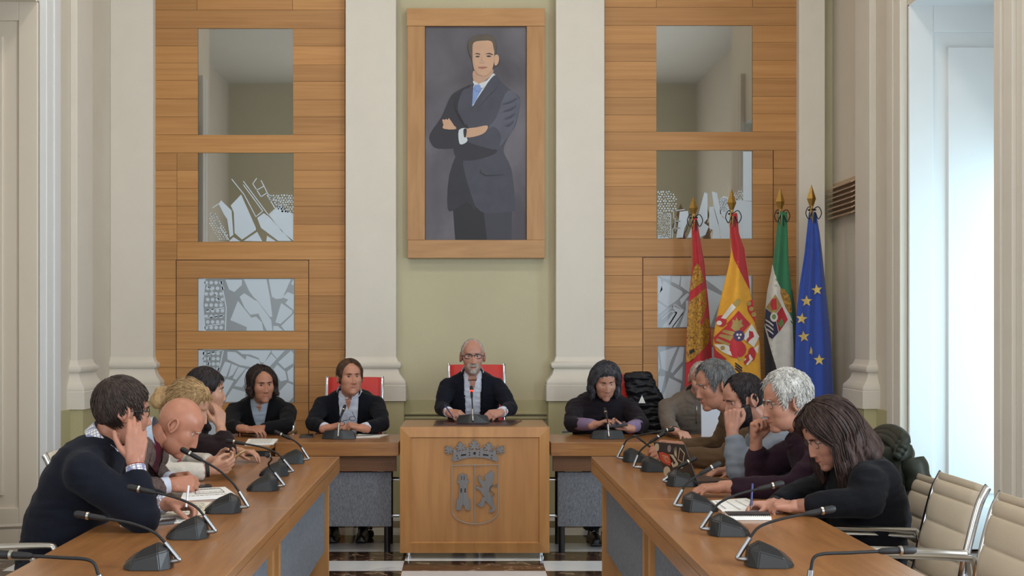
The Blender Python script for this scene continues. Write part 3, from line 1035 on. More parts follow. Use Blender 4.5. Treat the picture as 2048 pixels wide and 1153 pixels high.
figp('trouser', [(228, 880), (240, 1044), (378, 1044), (372, 900), (300, 860)], smooth=False)
figp('trouser_light', [(362, 905), (378, 1044), (485, 1044), (487, 900)], smooth=False)
figp('suit', [(300, 385), (345, 370), (410, 335), (470, 385), (515, 420), (522, 450), (505, 540), (470, 600), (450, 660), (485, 740), (502, 905), (490, 920), (410, 928), (350, 920), (300, 850), (262, 720), (250, 560), (245, 440)])
figp('suit_dark', [(320, 370), (245, 400), (215, 430), (180, 510), (130, 585), (135, 625), (165, 648), (260, 640), (300, 580), (290, 470)])
figp('suit_dark', [(262, 640), (215, 760), (207, 908), (240, 912), (290, 880), (330, 915), (300, 820), (275, 720), (280, 650)])
figp('suit_dark', [(235, 625), (300, 618), (400, 640), (420, 665), (360, 690), (300, 700), (245, 690)])
figp('suit_light', [(470, 395), (515, 425), (520, 455), (500, 545), (460, 610), (425, 640), (400, 600), (385, 560), (430, 470)])
figp('suit', [(395, 555), (420, 560), (440, 600), (420, 650), (360, 640), (300, 620), (300, 600), (350, 600)])
figp('shirt', [(322, 370), (345, 385), (360, 385), (410, 328), (408, 342), (365, 420), (315, 462), (318, 400)])
figp('tie', [(322, 378), (345, 370), (356, 385), (345, 410), (312, 465), (314, 420)])
figp('suit', [(412, 335), (330, 440), (290, 540), (330, 560), (400, 540), (440, 450), (440, 370)])
figp('suit', [(316, 372), (300, 385), (270, 400), (250, 480), (285, 545), (300, 500), (312, 465), (316, 420)])
figp('line', [(350, 735), (352, 750), (375, 764), (450, 760), (450, 763), (372, 768), (347, 752)], smooth=False)
figp('skin', [(380, 548), (330, 556), (290, 562), (278, 580), (290, 600), (340, 592), (372, 575)])
figp('shirt', [(256, 568), (290, 560), (282, 585), (294, 612), (276, 628), (258, 624)])
figp('line', [(276, 565), (290, 563), (286, 598), (278, 596)])
for k in range(4):
    figp('skin', [(185 + 12 * k, 530 - 4 * k), (192 + 12 * k, 522 - k), (240, 552 + 2 * k), (240, 564), (200, 562)] if k < 3 else [(188, 548), (200, 545), (236, 556), (238, 565), (190, 562)])
s2, o2 = 4.805, (860, 60)
H = lambda m, pts, **k: figp(m, pts, sc=s2, ox=o2[0], oy=o2[1], **k)
H('skin_shade', [(415, 400), (420, 500), (470, 525), (520, 500), (600, 430), (600, 380), (500, 400)])
H('shirt', [(604, 425), (614, 446), (515, 562), (468, 528), (545, 490)])
H('shirt', [(412, 495), (428, 500), (470, 528), (440, 536), (420, 525)])
H('tie', [(432, 540), (468, 530), (488, 552), (470, 590), (440, 590)])
H('suit', [(612, 445), (650, 470), (640, 560), (560, 640), (470, 740), (520, 570)])
for k in range(4):
    H('suit', [(690 + 10 * k, 716 + 70 * k), (760, 690 + 72 * k), (845 - 12 * k, 655 + 72 * k), (770, 704 + 72 * k)])
H('suit_dark', [(250, 620), (262, 760), (330, 900), (318, 900), (245, 760)])
H('skin', [(620, 255), (650, 245), (663, 280), (650, 335), (620, 345)])
H('skin', [(402, 140), (420, 110), (530, 105), (605, 130), (618, 230), (610, 340), (580, 410), (530, 445), (480, 440), (440, 405), (415, 330), (403, 230)])
H('skin_shade', [(402, 140), (415, 130), (418, 230), (430, 330), (455, 400), (500, 440), (470, 440), (430, 400), (410, 320)])
H('hair', [(405, 290), (370, 200), (368, 130), (400, 85), (450, 60), (540, 50), (600, 70), (632, 130), (628, 250), (612, 190), (590, 115), (520, 110), (440, 118), (410, 150), (408, 230)])
H('line', [(428, 240), (450, 228), (480, 238), (480, 246), (450, 238)])
H('line', [(528, 240), (565, 228), (600, 240), (600, 248), (560, 238)])
H('line', [(435, 262), (460, 255), (478, 262), (455, 270)])
H('line', [(540, 258), (565, 252), (590, 260), (562, 268)])
H('skin_shade', [(498, 250), (488, 300), (470, 320), (500, 330), (530, 322), (520, 312), (506, 310)])
H('lip', [(460, 365), (500, 360), (550, 362), (540, 372), (500, 380), (470, 374)])

# ------------------------------------------------------------------ chairs


def chair(loc, rz, label, leather, sh=.45, back=.47, hw=.19, ribs=6, group=None):
    """ribbed leather swivel chair with steel side rails; built facing local +y"""
    r = empty('conference_chair', loc, label, 'chair', group, rz=rz)
    Mw = Matrix.Translation(V(loc)) @ Matrix.Rotation(rz, 4, 'Z')
    O = V(loc)

    def curve(t):       # t 0..1 along seat front -> back top, returns (y, z, ny, nz)
        pts = [V((0, .23, sh - .015)), V((0, .17, sh + .012)), V((0, -.05, sh)), V((0, -.155, sh + .02)), V((0, -.205, sh + .09)),
               V((0, -.235, sh + back * .5)), V((0, -.275, sh + back * .85)), V((0, -.305, sh + back))]
        return smoothpath(pts, 8)
    path = curve(0)
    n = len(path)

    def pad(i0, i1, nm, ribs):
        seg = path[i0:i1]
        m = len(seg)
        mb = MB(O)
        sec = []
        for i, p in enumerate(seg):
            t = (seg[min(i + 1, m - 1)] - seg[max(i - 1, 0)]).normalized()
            nrm = V((0, -t.z, t.y))
            if nrm.z < 0 and nrm.y < 0:
                nrm = -nrm
            f = (i / (m - 1) * ribs) % 1
            th = .012 + .012 * (abs(math.sin(math.pi * f)) ** .45)
            if i in (0, m - 1):
                th = .008
            row = []
            for k in range(12):
                a = 2 * math.pi * k / 12
                cx, sx = math.cos(a), math.sin(a)
                row.append(Mw @ (p + V((hw * (abs(cx) ** .35) * (1 if cx > 0 else -1), 0, 0)) + nrm * th * (abs(sx) ** .7) * (1 if sx > 0 else -1)))
            sec += row
        fs = [(i * 12 + k, i * 12 + (k + 1) % 12, i * 12 + 12 + (k + 1) % 12, i * 12 + 12 + k) for i in range(m - 1) for k in range(12)]
        fs += [tuple(range(12))[::-1], tuple((m - 1) * 12 + k for k in range(12))]
        mb.add(sec, fs).build(nm, leather, r, smooth=60, recalc=True)

    # denser path for the ribs
    path = smoothpath(path[::2] + [path[-1]], 6)
    n = len(path)
    cut = int(n * .48)
    pad(0, cut, 'seat', 4)
    pad(cut, n, 'backrest', ribs)
    for s in (-1, 1):
        rl = [Mw @ (p + V((s * (hw + .008), 0, 0))) for p in path[::3] + [path[-1]]]
        MB(O).tube(rl, .014, 8, flat=1.0).build('side_rail', chrome_m, r, smooth=50)
        az = sh + .235
        ar = smoothpath([V((s * (hw + .03), -.24, az - .075)), V((s * (hw + .034), -.225, az - .01)), V((s * (hw + .036), -.18, az)), V((s * (hw + .036), .14, az + .012)),
                         V((s * (hw + .036), .19, az + .004)), V((s * (hw + .034), .185, az - .03)), V((s * (hw + .03), .10, az - .09)), V((s * (hw + .02), .02, sh + .01))], 6)
        MB(O).tube([Mw @ p for p in ar], .013, 8, flat=.8).build('armrest', satin_m, r, smooth=50)
    MB(O).lathe([(.03, .09), (.03, sh - .12), (.018, sh - .12), (.018, sh - .03)], O, n=14).build('column', chrome_m, r, smooth=40)
    MB(O).box((-.1, -.1, sh - .05), (.1, .1, sh - .018), M=Mw).build('seat_plate', blackd_m, r)
    mb = MB(O)
    for k in range(5):
        a = 2 * math.pi * k / 5 + .3
        d = V((math.cos(a), math.sin(a), 0))
        leg = MB(O).tube([O + V((0, 0, .11)), O + d * .12 + V((0, 0, .10)), O + d * .27 + V((0, 0, .065))], [.024, .02, .013], 8)
        lo = leg.build('leg', chrome_m, r, smooth=50)
        w = O + d * .265
        sd = V((-d.y, d.x, 0))
        MB(w).lathe([(.024, -.012), (.027, -.006), (.027, .006), (.024, .012)], w + V((0, 0, .027)), axis=sd, n=12).build('caster', blackd_m, lo, smooth=40)
    return r


# ------------------------------------------------------------------ desk microphones


def mic(bx, by, z, head, top, ang, label, wide=1.0, lit=False, bsc=1.0, inner=1):
    """bx, by: base centre on the desk at height z; ang: direction (radians) from base towards the speaker;
    top: world point where the steel bracket meets the gooseneck; head: world point of the capsule"""
    r = empty('desk_microphone', (bx, by, z), label, 'microphone', 'desk microphones')
    O = V((bx, by, z))
    Mz = Matrix.Translation(O) @ Matrix.Rotation(ang, 4, 'Z')
    pts = [(.078, .03, 0), (.05, .062 * wide, 0), (-.045, .062 * wide, 0), (-.07, .03, 0),
           (.074, .03, .014), (.04, .056 * wide, .03), (-.036, .052 * wide, .052), (-.062, .022, .056), (-.026, .016, .078 if wide == 1 else .06), (.03, .03, .052 if wide == 1 else .042)]
    bm = bmesh.new()
    for x, y, zz in pts:
        for s in (-1, 1):
            bm.verts.new(V((x * bsc, y * s * bsc, zz * bsc)))
    bmesh.ops.convex_hull(bm, input=bm.verts)
    loose = [v for v in bm.verts if not v.link_faces]
    bmesh.ops.delete(bm, geom=loose, context='VERTS')
    bmesh.ops.bevel(bm, geom=[e for e in bm.edges if e.calc_face_angle(0) > .15], offset=.003, segments=2, affect='EDGES', clamp_overlap=True)
    me = bpy.data.meshes.new('base')
    bm.to_mesh(me)
    bm.free()
    ob = link('base', me, black_m, r)
    ob.rotation_euler = (0, 0, ang)
    # tilted display near the speaker
    hk_ = 1.0 if wide == 1 else .8
    q = [V((.072, -.020, .0185 * hk_)), V((.072, .020, .0185 * hk_)), V((.042, .024, .0445 * hk_)), V((.042, -.024, .0445 * hk_))]
    q = [Mz @ (p * bsc) for p in q]
    nn = (q[1] - q[0]).cross(q[2] - q[0]).normalized()
    if nn.z < 0:
        nn = -nn
    MB(O).add(q + [p + nn * .0015 for p in q], [(0, 1, 2, 3), (7, 6, 5, 4), (0, 4, 5, 1), (1, 5, 6, 2), (2, 6, 7, 3), (3, 7, 4, 0)]).build('display', lcd_m, r, recalc=True)
    top, head = V(top), V(head)
    head = head - (head - top).normalized() * .030
    back = Mz @ V((-.066 * bsc, 0, .018 * bsc))
    away = (Mz.to_3x3() @ V((-1, 0, 0)))
    bend = V((top.x, top.y, 0)) * .35 + V((back.x, back.y, 0)) * .65 + away * .028 + V((0, 0, back.z))
    br = smoothpath([back, bend + V((0, 0, .004)), bend + (top - bend) * .22 + away * .004, top], 6)
    MB(O).tube(br, [.0075] * len(br), 10).build('bracket', brk_m, r, smooth=50)
    d0 = (top - br[-4]).normalized()
    L = (head - top).length
    dirn = (head - top).normalized()
    gp = smoothpath([top, top + d0 * L * .16 + dirn * L * .06, top + (head - top) * .5 + V((0, 0, L * .09)), head], 8)
    MB(O).tube(gp, .0042, 8).build('gooseneck', blackd_m, r, smooth=50)
    hd = (gp[-1] - gp[-3]).normalized()
    MB(O).lathe([(.005, -.03), (.0075, -.022), (.0085, 0), (.0085, .028), (.0105, .03), (.0105, .055), (.007, .062)], head, axis=hd, n=12).build('capsule', blackd_m, r, smooth=40)
    ring = mat('mic_ring_lit', '#ff2a1c', .4, emit=6) if lit else satin_m
    MB(O).lathe([(.0088, .020), (.0112, .021), (.0112, .0275), (.0088, .0285)], head, axis=hd, n=12).build('light_ring', ring, r, smooth=40)
    return r


def side_mic(px, pyb, tp, hp, left, label, dy=0, head_dy=0):
    c = T(px, pyb, TZ)
    top = P(tp[0], tp[1], c.y + dy)
    hd = P(hp[0], hp[1], c.y + head_dy)
    return mic(c.x, c.y, TZ + .001, hd, top, (math.pi if left else 0), label, bsc=.92)


side_mic(300, 1136, (330, 1086), (172, 1028), True, 'black desk microphone nearest the camera on the left table')
side_mic(378, 1076, (408, 1032), (275, 975), True, 'black desk microphone beside the printed sheets of the man in navy')
side_mic(448, 1025, (478, 984), (378, 904), True, 'black desk microphone in front of the bald man, neck rising high')
side_mic(528, 981, (549, 946), (536, 909), True, 'black desk microphone with the short end-on neck on the left table', head_dy=-.25)
side_mic(550, 952, (567, 920), (466, 882), True, 'black desk microphone second from the far end of the left table')
side_mic(583, 927, (603, 896), (561, 867), True, 'black desk microphone at the far end of the left table')
side_mic(1535, 1132, (1500, 1076), (1648, 1018), False, 'black desk microphone nearest the camera on the right table')
side_mic(1455, 1070, (1424, 1024), (1548, 968), False, 'black desk microphone beside the spiral notebook')
side_mic(1397, 1022, (1365, 980), (1425, 932), False, 'black desk microphone in front of the maroon sleeve')
side_mic(1362, 972, (1350, 943), (1378, 921), False, 'black desk microphone half hidden before the stickered laptop')
side_mic(1308, 943, (1276, 911), (1318, 871), False, 'black desk microphone with silvery neck left of the stickered laptop')
side_mic(1270, 924, (1247, 891), (1336, 859), False, 'black desk microphone at the far end of the right table')
c0 = V((-.93, 2.92, TZ + .001))
mic(c0.x, c0.y, c0.z, P(18, 1106, 2.95), c0 + V((.08, 0, .11)), math.pi, 'black microphone whose neck enters at the lower left corner')
c0 = V((.93, 2.98, TZ + .001))
mic(c0.x, c0.y, c0.z, P(1805, 1097, 3.0), c0 + V((-.10, 0, .11)), 0, 'black microphone whose neck enters at the lower right corner')
for (px, pb, z, hp, tp, lab, lit) in ((677, 879, HZ, (687, 818), (678, 848), 'black desk microphone before the man holding his spectacles', False),
                                      (946, 848, lz1, (943, 781), (945, 820), 'black desk microphone with glowing red ring on the lectern', True),
                                      (1216, 879, HZ, (1211, 823), (1216, 850), 'black desk microphone before the woman in the dark cardigan', False)):
    c = T(px, pb, z) + V((0, .045, 0))
    mic(c.x, c.y, z + .001, P(hp[0], hp[1], c.y + .04), P(tp[0], tp[1], c.y - .02), math.pi / 2, lab, wide=1.75, lit=lit, bsc=1.0)
# ------------------------------------------------------------------ flags on spear-topped poles
FY = 9.25
FS, FOX, FOY = 2.5632, 1340, 350


def fpx(u, v):
    return FOX + u / FS, FOY + v / FS


def interp(tab, v):
    if v <= tab[0][0]:
        return tab[0][1:]
    for a, b in zip(tab[:-1], tab[1:]):
        if v <= b[0]:
            t = (v - a[0]) / (b[0] - a[0])
            return tuple(a[i] + (b[i] - a[i]) * t for i in range(1, len(a)))
    return tab[-1][1:]


def flag(name_label, tab, basem, pleats, seed, tip, tip_base, yc):
    """tab: rows (v, left, right) of the hanging outline in zoomed photo pixels"""
    v0, v1 = tab[0][0], tab[-1][0]

    def surf(u, v, off=0.0):
        xl, xr = interp(tab, v)
        t = min(max((u - xl) / (xr - xl), 0), 1)
        k = min(1, (v - v0) / 300 + .15)
        dep = (xr - xl) / FS * yc / F * .30
        y = yc - dep * math.sin(math.pi * t) ** .8 - .016 * k * math.sin(2 * math.pi * pleats * t + seed + v * .002)
        x, yy = fpx(u, v)
        return P(x, yy, y - off)
    cx = fpx(*[(tip[0]), tip[1]])
    base = P(cx[0], 0, yc + .03)
    r = empty('flag', (base.x, base.y, 0), name_label, 'flag', 'flags beside the panelling')
    mb = MB((base.x, base.y, 0))

    def ring(i, j):
        v = v0 + (v1 - v0) * j
        xl, xr = interp(tab, v)
        a = i * 2
        if a <= 1:
            return surf(xl + (xr - xl) * a, v)
        t = 2 - a
        u = xl + (xr - xl) * t
        x, yy = fpx(u, v)
        return P(x, yy, yc + .02 + (xr - xl) / FS * yc / F * .22 * math.sin(math.pi * t) + .008 * math.sin(9 * t + seed))
    mb.grid(ring, 56, 40, wrap=True)
    mb.build('cloth', basem, r, smooth=True, recalc=True)
    ztop = P(0, fpx(0, tip_base)[1], yc).z
    MB((base.x, base.y, 0)).tube([(base.x, base.y, .03), (base.x, base.y, ztop + .02)], .014, 10).build('pole', frame_m, r, smooth=50)
    MB((base.x, base.y, 0)).lathe([(.16, 0), (.16, .02), (.05, .05), (.03, .12), (.02, .13)], (base.x, base.y, 0), n=24).build('stand', brass_m, r, smooth=30)
    zt = P(0, fpx(0, tip[1])[1], yc).z
    L = zt - ztop
    mb = MB((base.x, base.y, 0))
    vs = []
    for rad, h in ((.008, 0), (.034, L * .42), (.001, L)):
        for k in range(4):
            a = math.pi / 2 * k + .0
            vs.append((base.x + rad * math.cos(a), base.y + rad * math.sin(a) * .8, ztop + h))
    fs = [(i * 4 + k, i * 4 + (k + 1) % 4, i * 4 + 4 + (k + 1) % 4, i * 4 + 4 + k) for i in range(2) for k in range(4)] + [(3, 2, 1, 0)]
    mb.add(vs, fs).build('spear_finial', brass_m, r)
    # bow of cord
    zb = ztop - .01
    for s, w, cm in ((-1, .055, cordb_m), (1, .06, cordb_m), (-1, .02, gold_m)):
        lp = smoothpath([(base.x, base.y - .04, zb), (base.x + s * w * .6, base.y - .05, zb + .02), (base.x + s * w, base.y - .05, zb - .025), (base.x + s * w * .6, base.y - .05, zb - .07), (base.x + s * w * .2, base.y - .055, zb - .02), (base.x + s * .012, base.y - .055, zb - .10)], 5)
        MB((base.x, base.y, 0)).tube(lp, .0035, 6).build('cord', cm, r, smooth=50)
    MB((base.x, base.y, 0)).tube([(base.x + .026 * math.cos(a), base.y - .015 + .03 * math.sin(a), zb) for a in [k * math.pi / 6 for k in range(13)]], .005, 6).build('cord', cordb_m, r, smooth=50)

    def patch(nm, m, rows_, nu=10, off=.003, nv=24):
        """cloth band between left and right curves: rows_ = (v, ul, ur)"""
        a, b = rows_[0][0], rows_[-1][0]

        def fn(i, j):
            v = a + (b - a) * j
            ul, ur = interp(rows_, v)
            return surf(ul + (ur - ul) * i, v, off)
        MB((base.x, base.y, 0)).grid(fn, nu, nv).build(nm, m, r, smooth=True)

    def poly(nm, m, shapes, off=.006):
        for pts in shapes:
            mb = MB((base.x, base.y, 0))
            tri = [[V((pts[i][0], pts[i][1], 0)) for i in k] for k in tessellate_polygon([[V((u, v, 0)) for u, v in pts]])]
            while tri:
                a, b, c = tri.pop()
                ls = [((b - a).length, a, b, c), ((c - b).length, b, c, a), ((a - c).length, c, a, b)]
                L, p, q, o_ = max(ls, key=lambda t: t[0])
                if L > 12:
                    h = (p + q) / 2
                    tri += [[p, h, o_], [h, q, o_]]
                else:
                    mb.add([surf(k.x, k.y, off) for k in (a, b, c)], [(0, 1, 2)])
            me = mb.mesh(nm)
            bm = bmesh.new()
            bm.from_mesh(me)
            bmesh.ops.remove_doubles(bm, verts=bm.verts, dist=1e-5)
            bmesh.ops.recalc_face_normals(bm, faces=bm.faces)
            bm.to_mesh(me)
            bm.free()
            o = link(nm, me, m, r)
            o.matrix_local = wmat(r).inverted() @ Matrix.Translation(mb.org)
    return r, surf, patch, poly


def circ(c, rx, ry=None, n=14):
    ry = ry or rx
    return [(c[0] + rx * math.cos(2 * math.pi * k / n), c[1] + ry * math.sin(2 * math.pi * k / n)) for k in range(n)]


def star5(c, rad, rot=0):
    return [(c[0] + rad * (1 if k % 2 == 0 else .42) * math.sin(math.pi * k / 5 + rot), c[1] - rad * (1 if k % 2 == 0 else .42) * math.cos(math.pi * k / 5 + rot)) for k in range(10)]


fm = {k: mat('flag_' + k, c, .75, var=.12, vscale=(25, 25, 25), sheen=.2) for k, c in (
    ('red', '#b3222b'), ('yellow', '#e0a02c'), ('gold', '#b98b30'), ('green', '#2f7a52'), ('dgreen', '#1c4534'), ('white', '#d8d3ca'), ('black', '#1f1c22'), ('blue', '#2b4ba6'),
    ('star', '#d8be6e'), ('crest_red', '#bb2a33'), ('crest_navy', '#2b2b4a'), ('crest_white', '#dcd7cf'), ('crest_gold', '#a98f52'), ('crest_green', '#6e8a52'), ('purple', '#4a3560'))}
brocade = mat('flag_brocade', '#c9962e', .55, var=.75, vscale=(70, 70, 70), col2='#6b3f1a', bump=.4, bscale=90)

# flag 1: gold brocade on red
f1, s1, patch, poly = flag('red and gold brocade flag, leftmost of the four', [(215, 110, 138), (300, 114, 150), (460, 116, 178), (560, 103, 186), (650, 95, 197), (800, 85, 208), (900, 78, 214), (1000, 78, 218), (1200, 70, 225)], fm['red'], 1.6, .5, (120, 108), 212, 9.36)
patch('gold_field', brocade, [(455, 138, 142), (480, 120, 158), (560, 105, 182), (650, 97, 186), (780, 87, 204), (860, 84, 200), (930, 82, 140), (962, 80, 90)])
poly('red_band', fm['red'], [[(101, 600), (182, 540), (184, 580), (99, 650)]])
poly('emblem', fm['crest_red'], [[(190, 660), (198, 720), (180, 740), (165, 770), (155, 760), (170, 730)], circ((165, 660), 6)])
poly('hem_tag', fm['black'], [[(98, 905), (122, 890), (127, 905), (103, 922)]])
# flag 2: red-yellow-red with coat of arms
f2, s2_, patch, poly = flag('red and yellow flag with a large quartered coat of arms', [(195, 308, 345), (300, 308, 354), (380, 316, 383), (470, 300, 395), (560, 278, 408), (640, 258, 418), (760, 232, 435), (860, 220, 460), (940, 226, 462), (1050, 250, 466), (1200, 250, 470)], fm['yellow'], 1.4, 2.2, (316, 70), 192, 9.14)
patch('red_stripe', fm['red'], [(197, 309, 344), (300, 309, 353), (380, 317, 382), (430, 327, 388), (480, 352, 396), (530, 378, 403), (585, 406, 409)])
poly('red_corner', fm['red'], [[(222, 870), (235, 900), (290, 945), (260, 960), (226, 940)]])
poly('coat_of_arms', fm['crest_red'], [[(352, 697), (412, 765), (355, 830), (290, 765)], [(300, 765), (355, 830), (300, 870), (230, 860), (222, 835)], circ((340, 895), 52, 46), circ((262, 750), 28, 30), circ((420, 920), 20, 36), [(395, 650), (425, 640), (440, 760), (400, 700)]], .006)
poly('coat_of_arms', fm['crest_white'], [[(418, 765), (458, 830), (430, 885), (370, 835)], [(225, 870), (300, 870), (318, 930), (270, 910)], [(262, 735), (318, 660), (338, 680), (285, 740)], [(380, 950), (410, 920), (425, 945), (395, 980)], circ((252, 760), 14, 12), [(430, 890), (455, 870), (450, 920)]], .007)
poly('coat_of_arms', fm['crest_gold'], [[(232 + 16 * k, 850 - 22 * k), (244 + 16 * k, 838 - 22 * k), (310 + 10 * k, 868 - 30 * k) if k < 1 else (318 + 8 * k, 850 - 22 * k), (300 + 10 * k, 878 - 26 * k)] for k in range(3)] +
     [[(312, 785), (322, 760), (318, 742), (336, 748), (340, 730), (352, 750), (370, 740), (368, 765), (378, 775), (360, 785), (352, 802), (330, 800)], [(325, 655), (345, 640), (358, 660), (340, 680)], [(345, 930), (372, 948), (355, 960)]] +
     [circ((405 + 12 * k, 660 + 28 * k), 12) for k in range(3)] + [circ((350, 648), 12)] + [circ((270, 888), 12)], .0078)
poly('coat_of_arms', fm['crest_red'], [[(405, 800), (425, 805), (432, 830), (412, 845), (395, 865), (392, 845), (405, 830)], [(382, 930), (402, 918), (408, 950), (386, 975), (378, 960), (392, 945)]] + [circ((340 + 28 * math.cos(k), 895 + 26 * math.sin(k)), 7) for k in range(6)], .0088)
poly('coat_of_arms', fm['purple'], [circ((354, 826), 29)], .009)
poly('coat_of_arms', fm['crest_white'], [circ((346, 820), 6), circ((362, 820), 6), circ((354, 836), 6)], .0105)
poly('wave_bands', fm['black'], [[(332 + 0 * k, 968 + 14 * k), (336, 962 + 14 * k), (372, 990 + 14 * k), (368, 997 + 14 * k)] for k in range(3)], .008)
# flag 3: green, white, black
f3, s3_, patch, poly = flag('green, white and black flag with a small shield', [(190, 555, 600), (300, 545, 603), (440, 527, 608), (500, 518, 612), (600, 497, 628), (700, 486, 646), (800, 482, 650), (1000, 486, 652), (1200, 490, 655)], fm['green'], 1.5, 4.0, (565, 62), 188, 9.36)
patch('white_band', fm['white'], [(462, 523, 527), (500, 519, 535), (560, 506, 556), (600, 498, 578), (700, 487, 606), (760, 485, 634), (800, 490, 637), (900, 517, 638), (1000, 548, 638), (1200, 600, 640)])
patch('black_band', fm['black'], [(785, 481.5, 484), (820, 482, 496), (900, 484, 518), (1000, 487, 549), (1200, 490, 601)])
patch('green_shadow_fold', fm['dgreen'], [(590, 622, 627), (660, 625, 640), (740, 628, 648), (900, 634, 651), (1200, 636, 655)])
poly('shield', fm['crest_gold'], [[(540, 612), (572, 672), (535, 720), (492, 680)]], .005)
poly('shield', fm['crest_red'], [[(574, 675), (604, 742), (560, 806), (538, 724)], [(520, 640), (545, 632), (548, 690), (525, 695), (515, 670)]], .0062)
poly('shield', fm['crest_navy'], [[(490, 684), (536, 722), (556, 808), (525, 842), (508, 832), (484, 758)]], .0062)
poly('shield', fm['crest_white'], [circ((533, 730), 20, 24)] + [[(490, 740 + 22 * k), (510, 752 + 22 * k), (530, 770 + 22 * k), (530, 777 + 22 * k), (508, 760 + 22 * k), (490, 748 + 22 * k)] for k in range(3)], .0074)
poly('shield', fm['crest_green'], [circ((533, 728), 11, 14), [(552, 760), (575, 735), (585, 765), (565, 785)]], .0086)
poly('crown', brocade, [[(566, 580), (590, 590), (612, 620), (622, 660), (625, 705), (608, 708), (592, 680), (576, 640), (566, 605)]], .005)
# flag 4: blue with gold stars
f4, s4_, patch, poly = flag('deep blue flag with gold stars, rightmost of the four', [(190, 712, 748), (300, 700, 768), (400, 690, 780), (560, 665, 797), (700, 650, 812), (800, 644, 822), (900, 640, 830), (1000, 637, 834), (1200, 640, 842)], fm['blue'], 2.3, 1.2, (725, 48), 172, 9.16)
for k, (c, rad) in enumerate((((753, 590), 30), ((700, 648), 31), ((675, 738), 31), ((686, 830), 31), ((765, 950), 31))):
    poly('gold_star', fm['star'], [star5(c, rad, .12 * (k % 3 - 1))], .007)
poly('gold_star', fm['star'], [[(722, 880), (730, 900), (728, 925), (722, 915), (714, 918), (718, 900)]], .007)
# ------------------------------------------------------------------ people: figure builder
ZU = V((0, 0, 1))


def remesh(mb, voxel, it=4, fac=.5):
    me = mb.mesh('tmp')
    ob = bpy.data.objects.new('tmp', me)
    COL.objects.link(ob)
    m = ob.modifiers.new('r', 'REMESH')
    m.mode = 'VOXEL'
    m.voxel_size = voxel
    if it:
        s = ob.modifiers.new('s', 'SMOOTH')
        s.factor, s.iterations = fac, it
    dg = bpy.context.evaluated_depsgraph_get()
    out = bpy.data.meshes.new_from_object(ob.evaluated_get(dg))
    bpy.data.objects.remove(ob, do_unlink=True)
    bpy.data.meshes.remove(me)
    return out


def cap(mb, p0, r0, p1, r1, n=14):
    p0, p1 = V(p0), V(p1)
    if (p1 - p0).length < 1e-4:
        return mb.ball(p0, r0, n, 8)
    mb.ball(p0, r0, n, 8)
    mb.ball(p1, r1, n, 8)
    return mb.tube([p0, p0.lerp(p1, .5), p1], [r0, (r0 + r1) / 2, r1], n)


def smax(a, b, k=.014):
    h = max(k - abs(a - b), 0) / k
    return max(a, b) + h * h * k * .25


def sstep(a, b, x):
    t = min(max((x - a) / (b - a), 0), 1)
    return t * t * (3 - 2 * t)


HO = V((0, .008, 0))


def ell_exit(c, r, d):
    o = HO - V(c)
    A = sum((d[i] / r[i]) ** 2 for i in range(3))
    B = 2 * sum(o[i] * d[i] / r[i] ** 2 for i in range(3))
    C = sum((o[i] / r[i]) ** 2 for i in range(3)) - 1
    D = B * B - 4 * A * C
    if D < 0:
        return 0
    return max(0, (-B + math.sqrt(D)) / (2 * A))


class Head:
    """sculpted head in its own space: +y face, +x the person's right, +z up"""

    def __init__(s, wide=1.0, jaw=1.0, nose=1.0, cheek=1.0, brow=1.0, fem=False):
        s.nose, s.brow, s.fem = nose, brow, fem
        s.E = [((0, -.010, .030), (.076 * wide, .089, .090)), ((0, .026, -.022), (.062 * wide * cheek, .066, .082)),
               ((0, .028, -.060), (.054 * wide * jaw, .057, .052 * jaw)), ((0, .066, -.092), (.025 * jaw, .025, .022)),
               ((.036, .044, -.014), (.029 * cheek, .033, .034)), ((-.036, .044, -.014), (.029 * cheek, .033, .034)), ((0, .042, .048), (.056 * wide, .043, .046))]

    def r0(s, d):
        v = 0
        for c, r in s.E:
            v = smax(v, ell_exit(c, r, d))
        return v

    def pt(s, d):
        p = HO + d * s.r0(d)
        if p.y > .02:
            x, z = p.x, p.z
            ax = abs(x)
            w = sstep(.02, .05, p.y)
            g = lambda u, a, q: math.exp(-((u - a) / q) ** 2)
            sn = min(max((.024 - z) / .058, 0), 1)
            A = (.003 + .0175 * sn ** 1.25) * s.nose
            if z < -.034:
                A *= max(0, 1 - (-.034 - z) / .009)
            if z > .024:
                A *= max(0, 1 - (z - .024) / .02)
            dy = A * g(x, 0, .0066 + .0048 * sn ** 2)
            dy += .006 * s.nose * g(ax, .0115, .0055) * g(z, -.034, .006)
            dy -= .0105 * g(ax, .031, .016) * g(z, .013, .0105)
            dy += (.003 if s.fem else .006) * s.brow * g(ax, .027, .022) * g(z, .033, .008)
            dy += .0045 * g(x, 0, .019) * g(z, -.0595, .0048) + .0052 * g(x, 0, .016) * g(z, -.0725, .0055)
            dy -= .0050 * g(x, 0, .023) * g(z, -.066, .0026) + .004 * g(x, 0, .02) * g(z, -.084, .006)
            dy -= .0025 * g(ax, .030, .006) * g(z, -.048, .018)
            p = p + V((0, dy * w, 0))
        return p

    def grid(s, nu=92, nv=70):
        vs = []
        for j in range(nv + 1):
            th = math.pi * j / nv
            for i in range(nu):
                t = -math.pi + 2 * math.pi * i / nu
                ph = t - .55 * math.sin(t)
                vs.append(V((math.sin(th) * math.sin(ph), math.sin(th) * math.cos(ph), math.cos(th))))
        fs = []
        for j in range(nv):
            for i in range(nu):
                a, b = j * nu + i, j * nu + (i + 1) % nu
                fs.append((a, a + nu, b + nu, b))
        return vs, fs


